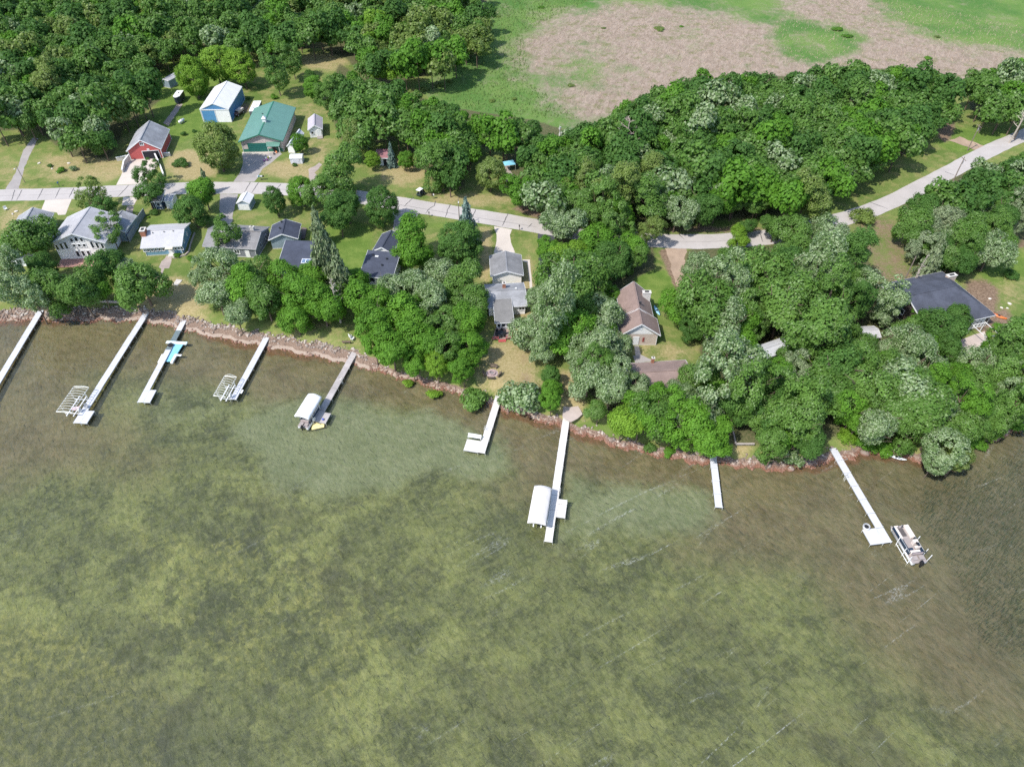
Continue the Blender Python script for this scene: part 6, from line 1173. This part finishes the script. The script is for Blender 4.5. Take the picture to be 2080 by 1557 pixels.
for u, v, rz, lab in ((1042, 793, .4, 'white lawn chair at the bank right of the dock'), (712, 683, 2.2, 'white lawn chair left of two above the gravel beach'), (716, 687, 1.2, 'white lawn chair right of two above the gravel beach'), (11.5, 424, .8, 'white lawn chair on the grass at the left edge')): q = at(u, v, GZ + .4); chair('lawn_chair', lab, 'chair', (q.x, q.y, GZ), rz, M_WHITE, None, .7, .6)
q = at(704, 696, GZ); lg = thing('log_bench', 'dark log bench above the gravel beach', 'bench', (q.x, q.y, GZ), .05); MB().tube((-.9, 0, .35), (.9, 0, .35), .2, .18, 9).build('seat', M_BARK, lg)
for x in (-.6, .6): MB().tube((x, 0, 0), (x, 0, .2), .16, .16, 8).build('leg', M_BARK, lg)
q = at(678, 640, GZ)
for k in range(2): o = MB().tube((-1.8, 0, 0), (1.8, 0, 0), .07, .06, 6).build('driftwood_pole', M_BARKP); o.location = (q.x + k * .2, q.y - .5 * k, GZ + .1); o.rotation_euler = (0, 0, .45 + .05 * k); tag(o, ('upper' if k == 0 else 'lower') + ' pale pole lying in the shade above the beach', 'pole')
# pots and baskets by the workshop door
PCOL = [('pink', (.65, .30, .28)), ('white', (.75, .72, .70)), ('yellow', (.75, .65, .20)), ('purple', (.22, .10, .25)), ('dark', (.06, .06, .07)), ('orange', (.70, .28, .12)), ('magenta', (.45, .15, .32))]
for u, v, k in ((546, 303, 4), (557, 301, 0), (562, 300, 1), (560, 306, 5), (566, 303, 4), (557, 314, 4), (562, 311, 5), (545, 322, 2), (549, 321, 1), (543, 326, 6), (537, 328, 3), (541, 323, 1)):
    nm, col = PCOL[k]; q = at(u, v, GZ); o = thing('flower_pot', '%s flower pot beside the workshop drive' % nm, 'flower pot', (q.x, q.y, GZ), R(0, 6), '%s pots beside the workshop drive' % nm); MB().disc((0, 0, 0), .2, .35, 12, .28).build('pot', plain('pot_' + nm, col, .7, .1), o); f = MB()
    for j in range(9): f.blob((R(-.2, .2), R(-.2, .2), .42 + R(-.05, .12)), .12, .12, .1, 6, 4, .2)
    f.build('flowers', plain('petals_' + nm, tuple(min(1, c * 1.15) for c in col), .8, .3, 8.0), o)
# stone edging in the yards, tarp canopy, steps, timber frame
for u, v, s, lab in ((80, 332, .5, 'pale flat rock at the left end of the rock garden'), (106, 343, .35, 'small pale rock below the rock garden plants'), (117, 350, .45, 'pale rock at the lower corner of the rock garden'), (140, 332, .5, 'white flat rock behind the rock garden'), (2010, 607, .4, 'white rock on the bare soil by the navy house'), (2050, 617, .45, 'pale rock at the right of the bare soil'), (2034, 625, .35, 'pale rock in the dark soil patch'), (2046, 626, .3, 'small rock at the right of the dark soil patch'), (33, 430, .5, 'pale rock ringing the bush on the left lawn'), (26, 435, .4, 'lower rock beside the bush on the left lawn')):
    q = at(u, v, GZ); o = MB().blob((0, 0, 0), s, s * .7, s * .45, 8, 5, .18).build('garden_rock', plain('pale_rock', (.55, .50, .44), .85, .15), None); o.location = (q.x, q.y, GZ + s * .2); o.rotation_euler = (0, 0, R(0, 6)); tag(o, lab, 'rock')
q = at(1034, 331, GZ + 2.0); tc_ = thing('tarp_canopy', 'small blue tarp canopy in the trees above the gravel path', 'canopy', (q.x, q.y, GZ), .3); MB().poly([(-1.6, -1.2, 2.0), (1.6, -1.2, 1.9), (1.7, 1.2, 2.1), (-1.5, 1.2, 2.0), (0, 0, 2.7)], [(0, 1, 4), (1, 2, 4), (2, 3, 4), (3, 0, 4)]).build('tarp', plain('blue_tarp', (.20, .48, .62), .5, .1), tc_)
for x, y in ((-1.5, -1.1), (1.5, -1.1), (1.6, 1.1), (-1.4, 1.1)): MB().tube((x, y, 0), (x, y, 2.0), .04).build('post', M_ALU, tc_)
wing_wall('low timber bank wall above the stones by the longest dock', [(203, 613), (240, 615), (262, 618)], .5, .5, M_WOODG, 'timber_wall', False); wing_wall('low timber edging around the dry patch on the right shore', [(1487, 868), (1494, 902), (1532, 902)], .3, .3, M_WOODG, 'timber_edging', False)
st = thing('bank_steps', 'flight of pale steps down the bank near the blue cottage', 'steps', at(364, 570, GZ).to_tuple(), -.25)
for k in range(7): MB().box((0, -.5 * k, .1 - .05 * k), (1.4, .42, .14)).build('step', M_CONC, st)
pg = at(1990, 688, GZ); pr = thing('pergola', 'white timber frame over the patio at the navy house', 'pergola', (pg.x, pg.y, GZ), .25)
for x in (-1.6, 1.6):
    for y in (-2.0, 2.0): MB().box((x, y, 1.2), (.12, .12, 2.4)).build('post', M_WHITE, pr)
for y in (-2.0, 2.0): MB().box((0, y, 2.42), (3.6, .1, .14)).build('beam', M_WHITE, pr)
for x in (-1.6, 1.6): MB().box((x, 0, 2.56), (.1, 4.3, .12)).build('beam', M_WHITE, pr)

# ------------------------------------------------------------------ labels for the trees
ORD = 'first second third fourth fifth sixth seventh eighth ninth tenth eleventh twelfth thirteenth fourteenth fifteenth sixteenth seventeenth eighteenth nineteenth twentieth'.split()
MARKS = [(290, 300, 'the red garage'), (440, 205, 'the blue barn'), (540, 260, 'the green workshop'), (640, 262, 'the white cabin'), (600, 322, 'the white metal shed'), (775, 310, 'the maroon-roofed shed'), (497, 403, 'the white-roofed shed'), (335, 405, 'the shaded dark cottage'), (60, 455, 'the left edge house'), (150, 480, 'the white chalet'),
         (330, 485, 'the blue cottage'), (470, 490, 'the charcoal cottage'), (590, 500, 'the navy lake house'), (780, 505, 'the white gable garage'), (1030, 540, 'the lot garage'), (1030, 610, 'the lot bungalow'), (998, 757, 'the fire pit'), (1300, 650, 'the brown cottage'), (1350, 760, 'the long brown bungalow'), (1560, 710, 'the pale grey cabin'), (1930, 610, 'the large charcoal house'), (70, 640, 'the leftmost dock'), (300, 640, 'the longest dock'), (380, 645, 'the narrow dock'), (545, 680, 'the straight dock'), (722, 715, 'the grey dock'), (1016, 800, 'the bench dock'), (1150, 850, 'the cream dock'), (1450, 930, 'the short dock'), (1692, 915, 'the slanting dock'), (855, 392, 'the utility cart'), (1360, 520, 'the dirt drive'), (1110, 530, 'the black drive'), (1025, 490, 'the concrete drive'), (1830, 920, 'the white kayak'), (1035, 335, 'the blue tarp')]
seen = {}
for root, u, v, tone, kind, where in TREES:
    if where != 'solo': continue
    mu, mv, ph = min(MARKS, key=lambda k: (k[0] - u) ** 2 + (1.3 * (k[1] - v)) ** 2); du, dv = u - mu, v - mv
    rel = ('right of' if du > 0 else 'left of') if abs(du) > 1.1 * abs(dv) else ('in front of' if dv > 0 else 'behind'); big = ''
    lab = '%s %s %s %s %s' % (TONE[tone], kindword(kind), 'conifer' if 'spruce' in kind else 'tree', rel, ph); lab = lab.replace('large conifer conifer', 'large conifer'); seen.setdefault(lab, []).append((u, root))
for lab, L in seen.items():
    L.sort(key=lambda k: k[0])
    for i, (u, root) in enumerate(L): root['label'] = lab if len(L) == 1 else '%s, %s from left' % (lab, ORD[i]); root['group'] = 'trees around the houses and shore'
SHORT = {'a': 'wood behind the left houses', 'b': 'wood between road and marsh', 'c': 'trees at far right marsh edge', 'd': 'trees at right road bend', 'e': 'right shore grove'}
for w in 'abcde':
    T = sorted([t for t in TREES if t[5] == w], key=lambda t: -t[2])
    for ri in range(0, len(T), 12):
        byt = {}
        for t in sorted(T[ri:ri + 12], key=lambda t: t[1]): byt.setdefault((t[3], t[4]), []).append(t)
        for (tone, kind), L in byt.items():
            for i, t in enumerate(L): t[0]['label'] = '%s %s tree, %s, row %s, %s from left' % (TONE[tone], kindword(kind), SHORT[w], ORD[ri // 12].replace('first', 'one').replace('second', 'two').replace('third', 'three').replace('fourth', 'four').replace('fifth', 'five').replace('sixth', 'six').replace('seventh', 'seven').replace('eighth', 'eight').replace('ninth', 'nine'), ORD[i]); t[0]['group'] = GROUP[w]
